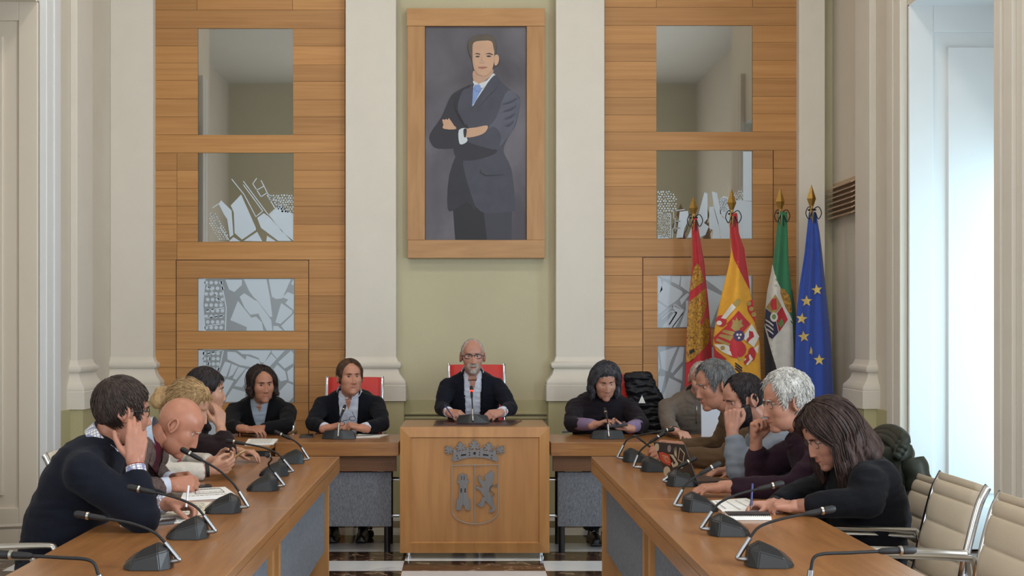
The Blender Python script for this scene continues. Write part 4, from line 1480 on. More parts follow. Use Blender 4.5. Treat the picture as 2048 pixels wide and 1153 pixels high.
def hairline(ph, kind):
    """height above which hair grows, by azimuth from the face (radians, 0 front)"""
    a = abs(math.degrees(ph))
    tabs = {'short': [(0, .078), (25, .076), (42, .060), (55, .040), (64, -.012), (78, -.016), (84, .022), (104, .020), (112, -.04), (180, -.072)],
            'receding': [(0, .098), (20, .100), (40, .082), (56, .05), (66, -.008), (78, -.012), (84, .022), (104, .020), (112, -.04), (180, -.07)],
            'woman': [(0, .072), (30, .066), (48, .048), (60, .022), (72, -.005), (84, .012), (104, .01), (114, -.04), (180, -.075)],
            'fringe': [(0, .062), (30, .056), (50, .040), (62, -.03), (80, -.055), (100, -.06), (180, -.09)],
            'sides': [(0, .2), (50, .2), (66, .06), (70, .0), (80, -.012), (86, .022), (104, .02), (112, -.045), (180, -.07)]}[kind]
    for (a0, h0), (a1, h1) in zip(tabs[:-1], tabs[1:]):
        if a <= a1:
            return h0 + (h1 - h0) * (a - a0) / (a1 - a0)
    return tabs[-1][1]


HAND = {'relax': [(22, 28, 14), (26, 32, 16), (30, 36, 18), (34, 40, 20)], 'flat': [(6, 10, 6), (6, 10, 6), (8, 12, 6), (10, 14, 8)],
        'fist': [(70, 85, 45), (74, 88, 48), (76, 88, 48), (78, 86, 46)], 'grip': [(38, 45, 18), (48, 55, 28), (58, 66, 36), (64, 70, 38)],
        'clasp': [(45, 55, 25), (48, 58, 26), (50, 60, 28), (52, 60, 28)], 'hold': [(30, 40, 25), (34, 48, 28), (38, 52, 30), (42, 54, 30)],
        'cheek': [(8, 22, 14), (10, 26, 16), (14, 30, 18), (20, 34, 20)], 'point': [(12, 14, 8), (40, 50, 25), (52, 62, 30), (58, 66, 34)],
        'type': [(28, 26, 14), (32, 30, 16), (34, 32, 16), (34, 30, 16)]}


def hand(mb, w, d, n, right, pose, sc=1.0):
    d = V(d).normalized()
    n = V(n)
    n = (n - d * n.dot(d)).normalized()
    s = d.cross(n) * (1 if right else -1)
    w = V(w)
    k = sc
    ax = d.cross(n)
    # wrist and palm
    cap(mb, w - d * .03 * k, .026 * k, w + d * .012 * k, .0265 * k)
    L = [.074, .082, .077, .060]
    R0 = [.0092, .0094, .0090, .0083]
    kn = []
    for i, (off, ln) in enumerate(((.031, .086), (.011, .090), (-.010, .086), (-.030, .077))):
        b = w + s * off * .55 * k + d * .008 * k
        e = w + s * off * k * (.92 if pose in ('cheek', 'clasp', 'fist') else .97) + d * ln * k - n * .003 * k
        cap(mb, b, .0155 * k, e, .0118 * k, 10)
        kn.append(e)
    cap(mb, w + s * .020 * k + d * .03 * k + n * .006 * k, .017 * k, w + d * .06 * k + s * .024 * k + n * .004 * k, .014 * k, 10)
    cap(mb, w - s * .018 * k + d * .03 * k + n * .006 * k, .016 * k, w + d * .065 * k - s * .02 * k + n * .003 * k, .0135 * k, 10)
    for i in range(4):
        p = kn[i]
        a = 0
        spread = R((5, 1, -3, -7)[i]) * (.1 if pose in ('cheek', 'fist', 'grip') else 1)
        dd = (d * math.cos(spread) + s * math.sin(spread)).normalized()
        for j, fr in enumerate((.46, .31, .23)):
            a += R(HAND[pose][i][j])
            v = dd * math.cos(a) + n * math.sin(a)
            q = p + v * L[i] * fr * k
            cap(mb, p, R0[i] * (1 - .1 * j) * k, q, R0[i] * (.92 - .1 * j) * k, 10)
            p = q
    tb = w + s * .022 * k + d * .022 * k + n * .006 * k
    if pose in ('fist', 'grip', 'clasp', 'hold'):
        v1, v2, v3 = d * .75 + s * .42 + n * .5, d * .8 - s * .05 + n * .55, d * .75 - s * .42 + n * .4
    elif pose == 'cheek':
        v1, v2, v3 = d * .7 + s * .7 + n * .1, d * .85 + s * .5 + n * .1, d * .95 + s * .25 + n * .15
    else:
        v1, v2, v3 = d * .72 + s * .66 + n * .25, d * .88 + s * .35 + n * .3, d * .95 + s * .12 + n * .25
    for v, ln, r in ((v1, .042, .0135), (v2, .033, .0108), (v3, .027, .0094)):
        q = tb + v.normalized() * ln * k
        cap(mb, tb, r * k, q, r * .9 * k, 10)
        tb = q
    return kn


def loft(mb, secs, n=22):
    vs = []
    for c, rt, fw, hw, hd in secs:
        for k in range(n):
            a = 2 * math.pi * k / n
            cx, sx = math.cos(a), math.sin(a)
            e = .82
            vs.append(c + rt * hw * (abs(cx) ** e) * (1 if cx > 0 else -1) + fw * hd * (abs(sx) ** e) * (1 if sx > 0 else -1))
    m = len(secs)
    fs = [(i * n + k, i * n + (k + 1) % n, i * n + n + (k + 1) % n, i * n + n + k) for i in range(m - 1) for k in range(n)]
    fs += [tuple(range(n))[::-1], tuple((m - 1) * n + k for k in range(n))]
    return mb.add(vs, fs)


def add_mesh(mb, me, M=None, mi=0):
    vs = [v.co.copy() for v in me.vertices]
    if M is not None:
        vs = [M @ v for v in vs]
    return mb.add([v + mb.org * 0 for v in vs], [tuple(p.vertices) for p in me.polygons], mi)


def rotm(yaw, pitch, roll):
    """yaw: compass angle of the gaze in the xy plane (0 = +x); pitch > 0 looks down; roll > 0 tips to the person's right"""
    return Matrix.Rotation(yaw - math.pi / 2, 3, 'Z') @ Matrix.Rotation(-pitch, 3, 'X') @ Matrix.Rotation(roll, 3, 'Y')


SKINS = {}


def skin(h):
    c = tuple(v * .80 for v in hexc(h)[:3]) + (1,)
    return mat('skin_' + h, c, .38, var=.14, vscale=(22, 22, 22), bump=.05, bscale=260, spec=.3)


def cloth(name, col, rough=.9, var=.15, vs=30, bump=.25, bs=140, sheen=.03, col2=None):
    return mat('cloth_' + name, col, rough, var=var, vscale=(vs, vs, vs), bump=bump, bscale=bs, sheen=sheen, col2=col2, bdist=.004, spec=.2)


def hairm(name, col, col2):
    return mat('hair_' + name, col, .55, spec=.3, var=.6, vscale=(55, 55, 14), col2=col2, bump=.7, bscale=(170, 170, 30), bdist=.004)


def wrinkle(me, org, amp, sc, seed, mask=None):
    me.update()
    nr = [v.normal.copy() for v in me.vertices]
    for v, n in zip(me.vertices, nr):
        p = v.co * sc + V((seed, seed * 1.7, 0))
        a = noise.noise(p) + .5 * abs(noise.noise(p * 2.1 + V((3, 1, 2))))
        q = V((p.x * .5, p.y * .5, p.z * 2.2))
        b = 1 - abs(noise.noise(q * 1.3)) * 2.2
        v.co += n * amp * (a * .7 + b * .5) * (mask(v.co) if mask else 1)


def person(label, S, group='people at the council tables'):
    """S: dict with hip, neck, head (world points), th (torso facing), yaw/pitch/roll of the head, arms, clothes"""
    hip, neck, hc = V(S['hip']), V(S['neck']), V(S['head'])
    th = S['th']
    f = V((math.cos(th), math.sin(th), 0))
    rt = f.cross(ZU)
    root = empty('person', (hip.x, hip.y, 0), label, 'person', group)
    O = root.location.copy()
    sk = skin(S.get('skin', 'c98f74'))
    bw = S.get('bw', 1.0)
    sw = S.get('sw', .185)
    fem = S.get('fem', False)
    # spine
    hunch = S.get('hunch', .03)

    def spine(t):
        return hip.lerp(neck, t) - f * hunch * math.sin(math.pi * min(max(t, 0), 1)) * 1.0
    tab = [(-.16, .12, .09, .02), (-.08, .165, .125, .01), (.05, .178, .135, 0), (.22, .168, .132, .008), (.45, .166, .130, .012), (.66, .176, .128, .012), (.80, .180, .116, .004), (.90, .160, .098, 0), (.97, .110, .078, 0), (1.03, .068, .064, .004)]

    def sections(k, inset=0):
        out = []
        for t, hw, hd, fo in tab:
            c = spine(t)
            up = (spine(min(t + .05, 1.03)) - spine(max(t - .05, -.16))).normalized()
            fw = up.cross(rt).normalized()
            belly = S.get('belly', 0) * math.exp(-((t - .3) / .22) ** 2)
            out.append((c + fw * (fo + belly * .5), rt, fw, (hw * k - inset) * (bw if t < .88 else 1), (hd * k - inset) * bw + belly * .5))
        return out
    up9 = (spine(.95) - spine(.7)).normalized()
    fw9 = up9.cross(rt).normalized()
    sf = S.get('sf', .02)
    shc = spine(.86) + fw9 * sf
    sh = {'R': shc + rt * sw + ZU * S.get('shR', 0), 'L': shc - rt * sw + ZU * S.get('shL', 0)}
    for a in 'RL':
        if 'sh' in S[a]:
            sh[a] = V(S[a]['sh'])
    # legs
    fdir = f
    kn, ft = {}, {}
    for a, s in (('R', 1), ('L', -1)):
        lk = S.get('leg' + a, (.40, .10, .12))
        kn[a] = hip + f * lk[0] + rt * s * lk[1] + V((0, 0, -.03))
        ft[a] = V((kn[a].x, kn[a].y, .09)) - f * .05 + f * (lk[2] - .12)
    # ---------------- body: head + neck + hands (fine), limbs and trunk below the clothes
    fine = MB(O)
    Hd = Head(**S.get('face', {}))
    RM = rotm(S['yaw'], S.get('pitch', 0), S.get('roll', 0))
    MH = Matrix.Translation(hc) @ RM.to_4x4() @ Matrix.Scale(S.get('hs', 1.0), 4)
    nr = .052 if not fem else .045
    nr *= S.get('nk', 1)
    base_n = spine(.93)
    top_n = MH @ V((0, -.022, -.045))
    mid = base_n.lerp(top_n, .5) - f * .004
    fine.tube([base_n, base_n.lerp(mid, .5), mid, mid.lerp(top_n, .5), top_n], [nr * 1.2, nr * 1.06, nr, nr, nr * 1.02], 18)
    cap(fine, MH @ V((0, .02, -.065)), .034, mid + f * .01, nr * .85)      # throat under the jaw
    hs_ = S.get('handsc', .92 if fem else 1.0)
    for a in 'RL':
        A = S[a]
        hand(fine, A['w'], A['d'], A['n'], a == 'R', A.get('pose', 'relax'), hs_)
        dv = (V(A['e']) - V(A['w'])).normalized()
        cap(fine, A['w'], .026 * hs_, V(A['w']) + dv * .12, .034 * hs_)
    fme = remesh(fine, .0042, 4, .5)
    body = MB(O)
    body.v, body.f, body.mi = [v.co.copy() for v in fme.vertices], [tuple(p.vertices) for p in fme.polygons], [0] * len(fme.polygons)
    vs, fs = Hd.grid()
    hp = [Hd.pt(d) for d in vs]
    body.add([MH @ p for p in hp], fs)
    # ears
    for s in (-1, 1):
        Me = Matrix.Rotation(s * R(-18), 3, 'Z')
        xe = max(p.x for p in hp if abs(p.z - .002) < .012 and abs(p.y + .008) < .02)
        c = V((s * (xe - .001), -.012, -.002))
        body.ball((0, 0, 0), (.008, .017, .028), 10, 8)
        n8 = len(body.v)
        cnt = 10 * 7 + 2
        for i in range(n8 - cnt, n8):
            body.v[i] = MH @ (c + Me @ (body.v[i] + O)) - O
        rim = [c + Me @ V((s * .008, .018 * math.cos(q) - .003, .031 * math.sin(q) + .002)) for q in [R(k) for k in range(-70, 200, 22)]]
        rim.append(c + Me @ V((s * .004, .004, -.028)))
        body.tube([MH @ p for p in rim], .0048, 8)
    # eyelids
    eyes = []
    op = S.get('eye', .55)
    for s in (-1, 1):
        dd = (V((s * .031, .085, .013)) - HO).normalized()
        sp = Hd.pt(dd)
        c = sp + V((0, -.0065, 0))
        eyes.append(c)
        for sgn, lim in ((1, 1 - op), (-1, .62)):
            def lid(i, j, sgn=sgn, lim=lim, c=c):
                az = -1.25 + 2.5 * i
                el = R(90) * (1 - j) + R(90 - 90 * (.35 + .65 * lim) * (1.0 if sgn > 0 else .75)) * j
                q = V((math.cos(el) * math.sin(az), math.cos(el) * math.cos(az), sgn * math.sin(el)))
                return MH @ (c + q * .0128)
            body.grid(lid, 12, 6)
    # trunk and limbs under the clothes
    loft(body, sections(.86, .01), 16)
    for a in 'RL':
        body.tube([sh[a], V(S[a]['e'])], [.045, .036], 8)
        body.tube([V(S[a]['e']), V(S[a]['w'])], [.036, .026], 8)
        hj = hip + rt * (.085 if a == 'R' else -.085)
        body.tube([hj, kn[a], ft[a]], [.065, .045, .032], 8)
    bo = body.build('body', sk, root, smooth=True)
    bo['label'] = 'head, hands and skin'
    # eyes, brows, lips
    ym = mat('eye_white', '#b9ada6', .35)
    im = mat('iris_dark', '#2a1d18', .2)
    for c, s in zip(eyes, (-1, 1)):
        e = MB(O).ball((0, 0, 0), .0118, 12, 8, M=RM.to_4x4() @ Matrix.Identity(4))
        e.v = [v + O + (MH @ c) - O for v in e.v]
        eo = e.build('eye', ym, root, smooth=True)
        g = S.get('gaze', (0, -.15))
        gd = V((g[0], 1, g[1])).normalized()
        ir = MB(O).lathe([(.0066, -.0004), (.006, .0006), (.001, .0011)], MH @ (c + gd * .0108), axis=RM @ gd, n=12)
        ir.build('iris', im, eo, smooth=True)
    bm_ = S.get('browm')
    if bm_:
        for s in (-1, 1):
            pts = []
            for k in range(6):
                t = k / 5
                x = s * (.014 + .032 * t)
                z = .030 + .006 * math.sin(t * 2.4) - .004 * t
                p = Hd.pt((V((x, .09, z)) - HO).normalized())
                pts.append(MH @ (p + V((0, .0012, .001))))
            MB(O).tube(pts, [.0025, .0038, .004, .0038, .003, .0014], 8, flat=.9).build('eyebrow', bm_, root, smooth=True)
    lm = S.get('lip', mat('lip_tone', '#a86558', .45))
    for z, w, rr in ((-.0605, .021, .0032), (-.0712, .019, .0040)):
        pts = []
        for k in range(9):
            t = -1 + 2 * k / 8
            zz = z + (.0022 * math.cos(t * 3) - .003 * t * t if z > -.065 else .0045 * t * t)
            p = Hd.pt((V((w * t, .1, zz)) - HO).normalized())
            pts.append(MH @ (p - V((0, .0012, 0))))
        MB(O).tube(pts, [rr * (.35 + .65 * math.sqrt(max(0, 1 - ((k - 4) / 4.2) ** 2))) for k in range(9)], 8).build('lip', lm, root, smooth=True)
    # ---------------- hair
    hr = S.get('hair')
    if hr:
        hk, thick, hm = hr['line'], hr['t'], hr['m']
        vs2, fs2 = Hd.grid(110, 76)
        pts = []
        fr = hr.get('freq', 26)
        for d in vs2:
            p = HO + d * Hd.r0(d)
            ph = math.atan2(d.x, d.y)
            hl = hairline(ph, hk)
            jag = hr.get('jag', .006) * noise.noise(V((d.x * 30, d.y * 30, 3.3)))
            m = sstep(-.006, .010, p.z - hl + jag)
            tt = thick * (.55 + .45 * sstep(-.02, .09, p.z)) if not callable(thick) else thick(p, d)
            if hk != 'fringe' and not callable(thick):
                tt *= .30 + .70 * sstep(.0, hr.get('taper', .035), p.z - hl)
            st = noise.noise(V((ph * fr * .5 + hr.get('swirl', 0) * p.z * 40, p.z * 14, hr.get('seed', 1)))) * hr.get('rough', .0035)
            st += noise.noise(V((p.x * 160, p.y * 160, p.z * 50))) * hr.get('rough', .0035) * .5
            pts.append(p + d * ((tt + st) * m - .007 * (1 - m)))
        hb = MB(O)
        hb.add([MH @ p for p in pts], fs2)
        fuzz = MB(O)
        rs = random.Random(int(hr.get('seed', 1) * 7 + 3))
        sd = hr.get('strands', 420)
        whorl = V((.01, -.05, .115))
        gl_ = hr.get('comb', (0, 0, 0))
        cnt_ = 0
        while cnt_ < sd:
            d = V((rs.gauss(0, 1), rs.gauss(0, 1), rs.gauss(.35, 1))).normalized()
            p = HO + d * Hd.r0(d)
            ph = math.atan2(d.x, d.y)
            hl = hairline(ph, hk)
            if p.z < hl + .004:
                continue
            cnt_ += 1
            tt = (thick if not callable(thick) else thick(p, d)) * (.55 + .45 * sstep(-.02, .09, p.z))
            if hk != 'fringe':
                tt *= .30 + .70 * sstep(.0, hr.get('taper', .035), p.z - hl)
            c_ = (p - whorl)
            c_ = c_ + V(gl_) * .12
            c_ = (c_ - d * c_.dot(d))
            if c_.length < 1e-4:
                continue
            c_.normalize()
            sdv = d.cross(c_)
            c_ = (c_ + sdv * rs.gauss(0, hr.get('mess', .25))).normalized()
            L_ = hr.get('slen', .034) * rs.uniform(.6, 1.2) * (.5 + .5 * sstep(0, .05, p.z - hl))
            lift = hr.get('lift', .10) * rs.uniform(.3, 1.4)
            q0 = p + d * (tt - .003)
            tp_ = []
            for j in range(5):
                k_ = j / 4
                q = q0 + c_ * L_ * k_
                dq = (q - HO).normalized()
                rq = Hd.r0(dq)
                q = HO + dq * (rq + tt * .97 + lift * L_ * k_ + .0012 * math.sin(3.1 * k_))
                tp_.append(MH @ q)
            fuzz.tube(tp_, [.0010, .0016, .0016, .0012, .0005], 4)
        lk = hr.get('locks')
        if lk:
            rl = random.Random(lk.get('seed', 1))
            for q_ in range(lk['n']):
                sgn = 1 if q_ % 2 else -1
                u_ = rl.random()
                ph0 = sgn * R(lk.get('front', 14) + (178 - lk.get('front', 14)) * u_)
                th0 = R(rl.uniform(4, 26))
                thm = R(lk.get('to', 96) + rl.uniform(-6, 8))
                ln = lk['len'] * rl.uniform(.75, 1.1)
                sw_ = lk.get('sweep', 50) * max(0, 1 - u_ * 2.2)
                pts_ = []
                for j in range(9):
                    k_ = j / 8
                    thj = th0 + (thm - th0) * k_
                    phj = ph0 + sgn * R(sw_) * (k_ ** .8)
                    phj = max(min(phj, math.pi), -math.pi)
                    d_ = V((math.sin(thj) * math.sin(phj), math.sin(thj) * math.cos(phj), math.cos(thj)))
                    rd = Hd.r0(d_) + lk['t'] * (.7 + .3 * k_) * rl.uniform(.92, 1.08)
                    pts_.append(HO + d_ * rd + V((lk.get('part', 0) * (1 - k_), 0, 0)))
                # then hanging along gravity, in head space
                gdn = (RM.inverted() @ V((0, 0, -1)))
                gdn = (gdn * lk.get('grav', .8) + V((0, -.12, -1)) * .5).normalized()
                out_ = V((pts_[-1].x, pts_[-1].y, 0)).normalized()
                for j in range(1, 5):
                    cu = lk.get('curl', .01) * math.sin(j * 1.4 + q_)
                    pts_.append(pts_[8] + gdn * ln * j / 4 + out_ * cu + V((cu * .5 * math.cos(q_), 0, 0)))
                rk = lk.get('r', .011) * rl.uniform(.75, 1.15)
                rad_ = [rk * (.6 + .4 * min(1, j / 3)) for j in range(9)] + [rk, rk * .9, rk * .75, rk * .45]
                hb.tube([MH @ p for p in smoothpath(pts_, 2)], [rad_[min(12, int(i / 2 + .5))] for i in range(25)], 8)
                for _ in range(4):
                    o_ = V((rl.gauss(0, .006), rl.gauss(0, .006), rl.gauss(0, .004)))
                    fp = [p + o_ * (.4 + .6 * i / 12) + (p - HO).normalized() * (rk * .85 if i < 10 else rk * .5) for i, p in enumerate(pts_)]
                    fuzz.tube([MH @ p for p in smoothpath(fp, 2)], [.0012] + [.0021] * 20 + [.0018, .0014, .001, .0005], 4)
        if hr.get('vol') or lk:
            for p0, r0_, p1, r1_ in hr.get('vol', []):
                cap(hb, MH @ V(p0), r0_, MH @ V(p1), r1_)
            hme = remesh(hb, .0048, 2, .5)
            MI = MH.inverted()
            nrm = [v.normal.copy() for v in hme.vertices]
            for v, n in zip(hme.vertices, nrm):
                q = MI @ (v.co + O)
                ph = math.atan2(q.x, q.y + .03)
                rad = math.hypot(q.x, q.y + .03)
                v.co += n * (noise.noise(V((ph * 18, rad * 20, q.z * 9 + 2))) * hr.get('vr', .005) + noise.noise(V((ph * 45, rad * 40, q.z * 14))) * hr.get('vr', .005) * .5)
            hme.polygons.foreach_set('use_smooth', [True] * len(hme.polygons))
            n0 = len(hme.vertices)
            bmh = bmesh.new()
            bmh.from_mesh(hme)
            fme_ = fuzz.mesh('fz', smooth=True)
            bmh.from_mesh(fme_)
            bmh.to_mesh(hme)
            bmh.free()
            hme.polygons.foreach_set('use_smooth', [True] * len(hme.polygons))
            ho = link('hair', hme, hm, root)
            ho.location = (0, 0, 0)
        else:
            hb.add([v + O for v in fuzz.v], fuzz.f)
            ho = hb.build('hair', hm, root, smooth=True)
        if hr.get('label'):
            ho['label'] = hr['label']
    bd = S.get('beard')
    if bd:
        vs2, fs2 = Hd.grid(110, 76)
        pts = []
        for d in vs2:
            p = Hd.pt(d)
            ax = abs(p.x)
            m = sstep(-.030 - .02 * bd.get('low', 0), -.044 - .02 * bd.get('low', 0), p.z + .25 * max(0, ax - .035) * -1.6) * sstep(-.01, .02, p.y)
            m = max(m, sstep(.048, .058, ax) * sstep(.0, -.02, p.z) * sstep(.0, .015, p.y) * sstep(.06, .045, p.y) * bd.get('side', 1))
            if bd.get('goatee'):
                m *= sstep(.046, .032, ax)
            mouth = math.exp(-(p.x / .021) ** 4 - ((p.z + .066) / .0085) ** 4)
            m *= 1 - mouth if p.y > .05 else 1
            st = noise.noise(V((p.x * 220, p.y * 220, p.z * 130))) * .0022
            pts.append(p + d * ((bd['t'] + st) * m - .004 * (1 - m)))
        MB(O).add([MH @ p for p in pts], fs2).build('beard', bd['m'], root, smooth=True)
    # ---------------- spectacles
    gl = S.get('glasses')
    if gl:
        rimw, rimh, gm = gl.get('w', .023), gl.get('h', .016), gl['m']
        yf = max(e.y for e in eyes) + .024
        g = MB(O)
        lens = []
        for s in (-1, 1):
            pl = [V((s * .033 + rimw * abs(math.cos(q)) ** .7 * (1 if math.cos(q) > 0 else -1), yf - abs(s * .033 + rimw * math.cos(q)) * .12, .010 + rimh * abs(math.sin(q)) ** .8 * (1 if math.sin(q) > 0 else -1))) for q in [2 * math.pi * k / 24 for k in range(25)]]
            g.tube([MH @ p for p in pl], gl.get('r', .0016), 6, cap=False)
            lens.append(pl[:-1])
            g.tube([MH @ V((s * (.033 + rimw), yf - .007, .014)), MH @ V((s * .074, yf - .025, .014)), MH @ V((s * .082, .0, .012)), MH @ V((s * .080, -.03, -.006))], gl.get('r', .0016), 6)
        g.tube([MH @ V((-.011, yf, .014)), MH @ V((0, yf + .003, .017)), MH @ V((.011, yf, .014))], gl.get('r', .0016), 6)
        go = g.build('glasses', gm, root, smooth=True)
        for pl in lens:
            n = len(pl)
            vs3 = [MH @ p for p in pl] + [MH @ (p - V((0, .0012, 0))) for p in pl]
            MB(O).add(vs3, [tuple(range(n)), tuple(range(2 * n - 1, n - 1, -1))] + [(i, (i + 1) % n, n + (i + 1) % n, n + i) for i in range(n)]).build('lens', lens_m, go)
    # ---------------- upper garment
    C = S['top']
    tb_ = MB(O)
    loose = C.get('loose', 1.0)
    loft(tb_, sections(1.0 * loose))
    for a in 'RL':
        A = S[a]
        e, w = V(A['e']), V(A['w'])
        k = C.get('arm', 1.0)
        ball_r = .062 * k
        cap(tb_, sh[a] - ZU * .008, ball_r, sh[a].lerp(e, .5), .057 * k)
        cap(tb_, sh[a].lerp(e, .5), .057 * k, e, .050 * k)
        cap(tb_, spine(.82) + (sh[a] - shc) * .45, .080, sh[a], ball_r * .95)
        cap(tb_, spine(1.0) + (sh[a] - shc) * .12, .045, sh[a].lerp(shc, .12), .050)
        cuff = C.get('cuff', .025)
        we = w + (e - w).normalized() * cuff
        cap(tb_, e, .051 * k, e.lerp(we, .55), .047 * k)
        tb_.tube([e.lerp(we, .5), e.lerp(we, .8), we], [.047 * k, .042 * k, .036 * k * C.get('cuffk', 1)], 14)
    tme = remesh(tb_, .0085, 18, .5)
    wrinkle(tme, O, 1.35 * C.get('wr', .006), C.get('wsc', 11), S.get('seed', 1.0))
    # neckline cut and shirt front
    up, fw = up9, fw9
    cz = spine(.70)
    bm = bmesh.new()
    bm.from_mesh(tme)
    loc = lambda p: ((p + O - cz).dot(rt), (p + O - cz).dot(fw), (p + O - cz).dot(up))
    shirt_faces, wide_faces = [], []
    vopen = C.get('v')
    if vopen:
        (xb, zb), (xt, zt) = vopen       # half-width at the bottom / top of the opening, heights above the breast
        for s in (-1, 1):
            no = (rt * (zt - zb) - up * (s * (xt - xb))) if True else None
            bmesh.ops.bisect_plane(bm, geom=bm.verts[:] + bm.edges[:] + bm.faces[:], plane_co=cz - O + rt * s * xb + up * zb, plane_no=no.normalized(), dist=1e-5)
        bmesh.ops.bisect_plane(bm, geom=bm.verts[:] + bm.edges[:] + bm.faces[:], plane_co=cz - O + up * zb, plane_no=up, dist=1e-5)
        for fc in bm.faces:
            x, y, z = loc(fc.calc_center_median())
            lim_ = xb + (xt - xb) * (z - zb) / (zt - zb)
            if z > zb - .03 and y > -.01 and abs(x) < lim_ + .03 and (fc.normal.dot(fw) > -.2):
                wide_faces.append(fc)
                if z > zb and abs(x) < lim_:
                    shirt_faces.append(fc)
    if shirt_faces:
        sb = bm.copy()
        keep = {fc.index for fc in shirt_faces} if False else None
        bm.faces.index_update()
        idx = {fc.index for fc in shirt_faces}
        wid = {fc.index for fc in wide_faces}
        sb.free()
        bm.to_mesh(tme)
        sb = bmesh.new()
        sb.from_mesh(tme)
        sb.faces.ensure_lookup_table()
        bmesh.ops.delete(sb, geom=[fc for fc in sb.faces if fc.index not in wid], context='FACES')
        sb.verts.index_update()
        seen, best = set(), []
        for fc in sb.faces:
            if fc in seen:
                continue
            st_, isl = [fc], []
            seen.add(fc)
            while st_:
                q = st_.pop()
                isl.append(q)
                for e_ in q.edges:
                    for g_ in e_.link_faces:
                        if g_ not in seen:
                            seen.add(g_)
                            st_.append(g_)
            if len(isl) > len(best):
                best = isl
        bs_ = set(best)
        bmesh.ops.delete(sb, geom=[fc for fc in sb.faces if fc not in bs_], context='FACES')
        sb.normal_update()
        for v in sb.verts:
            v.co -= v.normal * .007
        sme = bpy.data.meshes.new('shirt')
        sb.to_mesh(sme)
        sb.free()
        sme.polygons.foreach_set('use_smooth', [True] * len(sme.polygons))
        so = link('shirt', sme, C['shirt'], root)
        sbv = BVHTree.FromPolygons([v.co.copy() for v in sme.vertices], [tuple(p.vertices) for p in sme.polygons])

        def sfront(x, z, off=.002):
            hit = sbv.ray_cast(cz - O + rt * x + up * z + fw * .5, -fw)
            if hit[0] is None:
                hit = sbv.find_nearest(cz - O + rt * x + up * z + fw * .12)
            return hit[0] + fw * off + O
        if C.get('throat'):
            td, tw = C['throat']

            def tg(i, j):
                z = zt + .035 - (td + .05) * j
                return sfront((i - .5) * 2 * tw * (1 - j) ** .8, z, .0025)
            MB(O).grid(tg, 10, 10).build('throat', sk, root, smooth=True)
        if C.get('placket'):
            z0_ = zt - .02 - (C['throat'][0] if C.get('throat') else 0)
            MB(O).grid(lambda i, j: sfront((i - .5) * .028, z0_ + (zb + .01 - z0_) * j, .003), 4, 24).build('placket', C['shirt'], root, smooth=True)
            nb_b = int((z0_ - zb) / .075)
            for k in range(nb_b):
                MB(O).lathe([(.005, 0), (.005, .002), (.002, .003)], sfront(0, z0_ - .03 - .075 * k, .003), axis=fw, n=10).build('button', paper_m, root, smooth=30)
        bm.faces.ensure_lookup_table()
        bmesh.ops.delete(bm, geom=[bm.faces[i] for i in idx], context='FACES')
    bm.to_mesh(tme)
    bvh = BVHTree.FromBMesh(bm)
    bm.free()
    tme.polygons.foreach_set('use_smooth', [True] * len(tme.polygons))
    to = link(C.get('name', 'jumper'), tme, C['m'], root)

    def front(x, z, off=.003):
        o_ = cz - O + rt * x + up * z + fw * .5
        hit = bvh.ray_cast(o_, -fw)
        if hit[0] is None:
            q = bvh.find_nearest(cz - O + rt * x + up * z + fw * .12)
            return q[0] + q[1] * off + O
        return hit[0] + fw * off + O
    S['_front'] = front
    # lapels
    if C.get('lapel') and vopen:
        for s in (-1, 1):
            def lp(i, j, s=s):
                z = zt - .012 + (zb - zt) * (i * .94)
                xe = xb + (xt - xb) * (z - zb) / (zt - zb)
                wd = C['lapel'] * (math.sin(math.pi * min(1, .18 + i * .82)) ** .6) * (1 if abs(i - .30) > .03 else .72)
                return front(s * (xe - .004 + wd * j), z - .02 * j * (1 - i), .0045 - .002 * j)
            MB(O).grid(lp, 26, 4).build('lapel', C.get('lm', C['m']), root, smooth=True)
    # collar of the shirt, or a knitted neckband
    kn_ = C.get('collar')
    if kn_:
        nb = spine(1.0) - ZU * kn_.get('drop', .0)
        nd = (top_n - base_n).normalized()
        nu_ = nd.cross(rt).normalized()
        open_ = R(kn_.get('open', 24))
        hgt, rr = kn_.get('h', .035), nr * kn_.get('r', 1.28)

        def cg(i, j):
            q = open_ + (2 * math.pi - 2 * open_) * i
            back = .5 - .5 * math.cos(q)                        # 0 front .. 1 back
            fall = kn_.get('fall', .03) + kn_.get('point', .03) * math.exp(-((min(q, 2 * math.pi - q) - open_) / .38) ** 2)
            # j 0 inner bottom -> .4 top fold -> 1 outer hem
            if j < .4:
                h = hgt * (j / .4)
                r_ = rr
            else:
                u = (j - .4) / .6
                h = hgt - fall * u
                r_ = rr * 1.04 + .014 * u + kn_.get('flare', .0) * u
            c = nb + nd * (h - .012 + .02 * back - (1 - back) * kn_.get('dip', .02))
            return c + rt * math.sin(q) * r_ * 1.06 + nu_ * math.cos(q) * r_ + f * kn_.get('fwd', 0)
        MB(O).grid(cg, 40, 10).build('collar', kn_['m'], root, smooth=True)
    nbnd = C.get('band')
    if nbnd:
        nb = spine(1.0) + ZU * nbnd.get('z', 0)
        nd = (top_n - base_n).normalized()
        nu_ = nd.cross(rt).normalized()
        rr = nr * nbnd.get('r', 1.35)
        ring = [nb + rt * math.sin(q) * rr * 1.08 + nu_ * (math.cos(q) * rr + .004) + nd * (-.006 - .014 * math.cos(q)) for q in [2 * math.pi * k / 28 for k in range(29)]]
        MB(O).tube(ring, nbnd.get('w', .011), 8, cap=False).build('neckband', nbnd['m'], root, smooth=True)
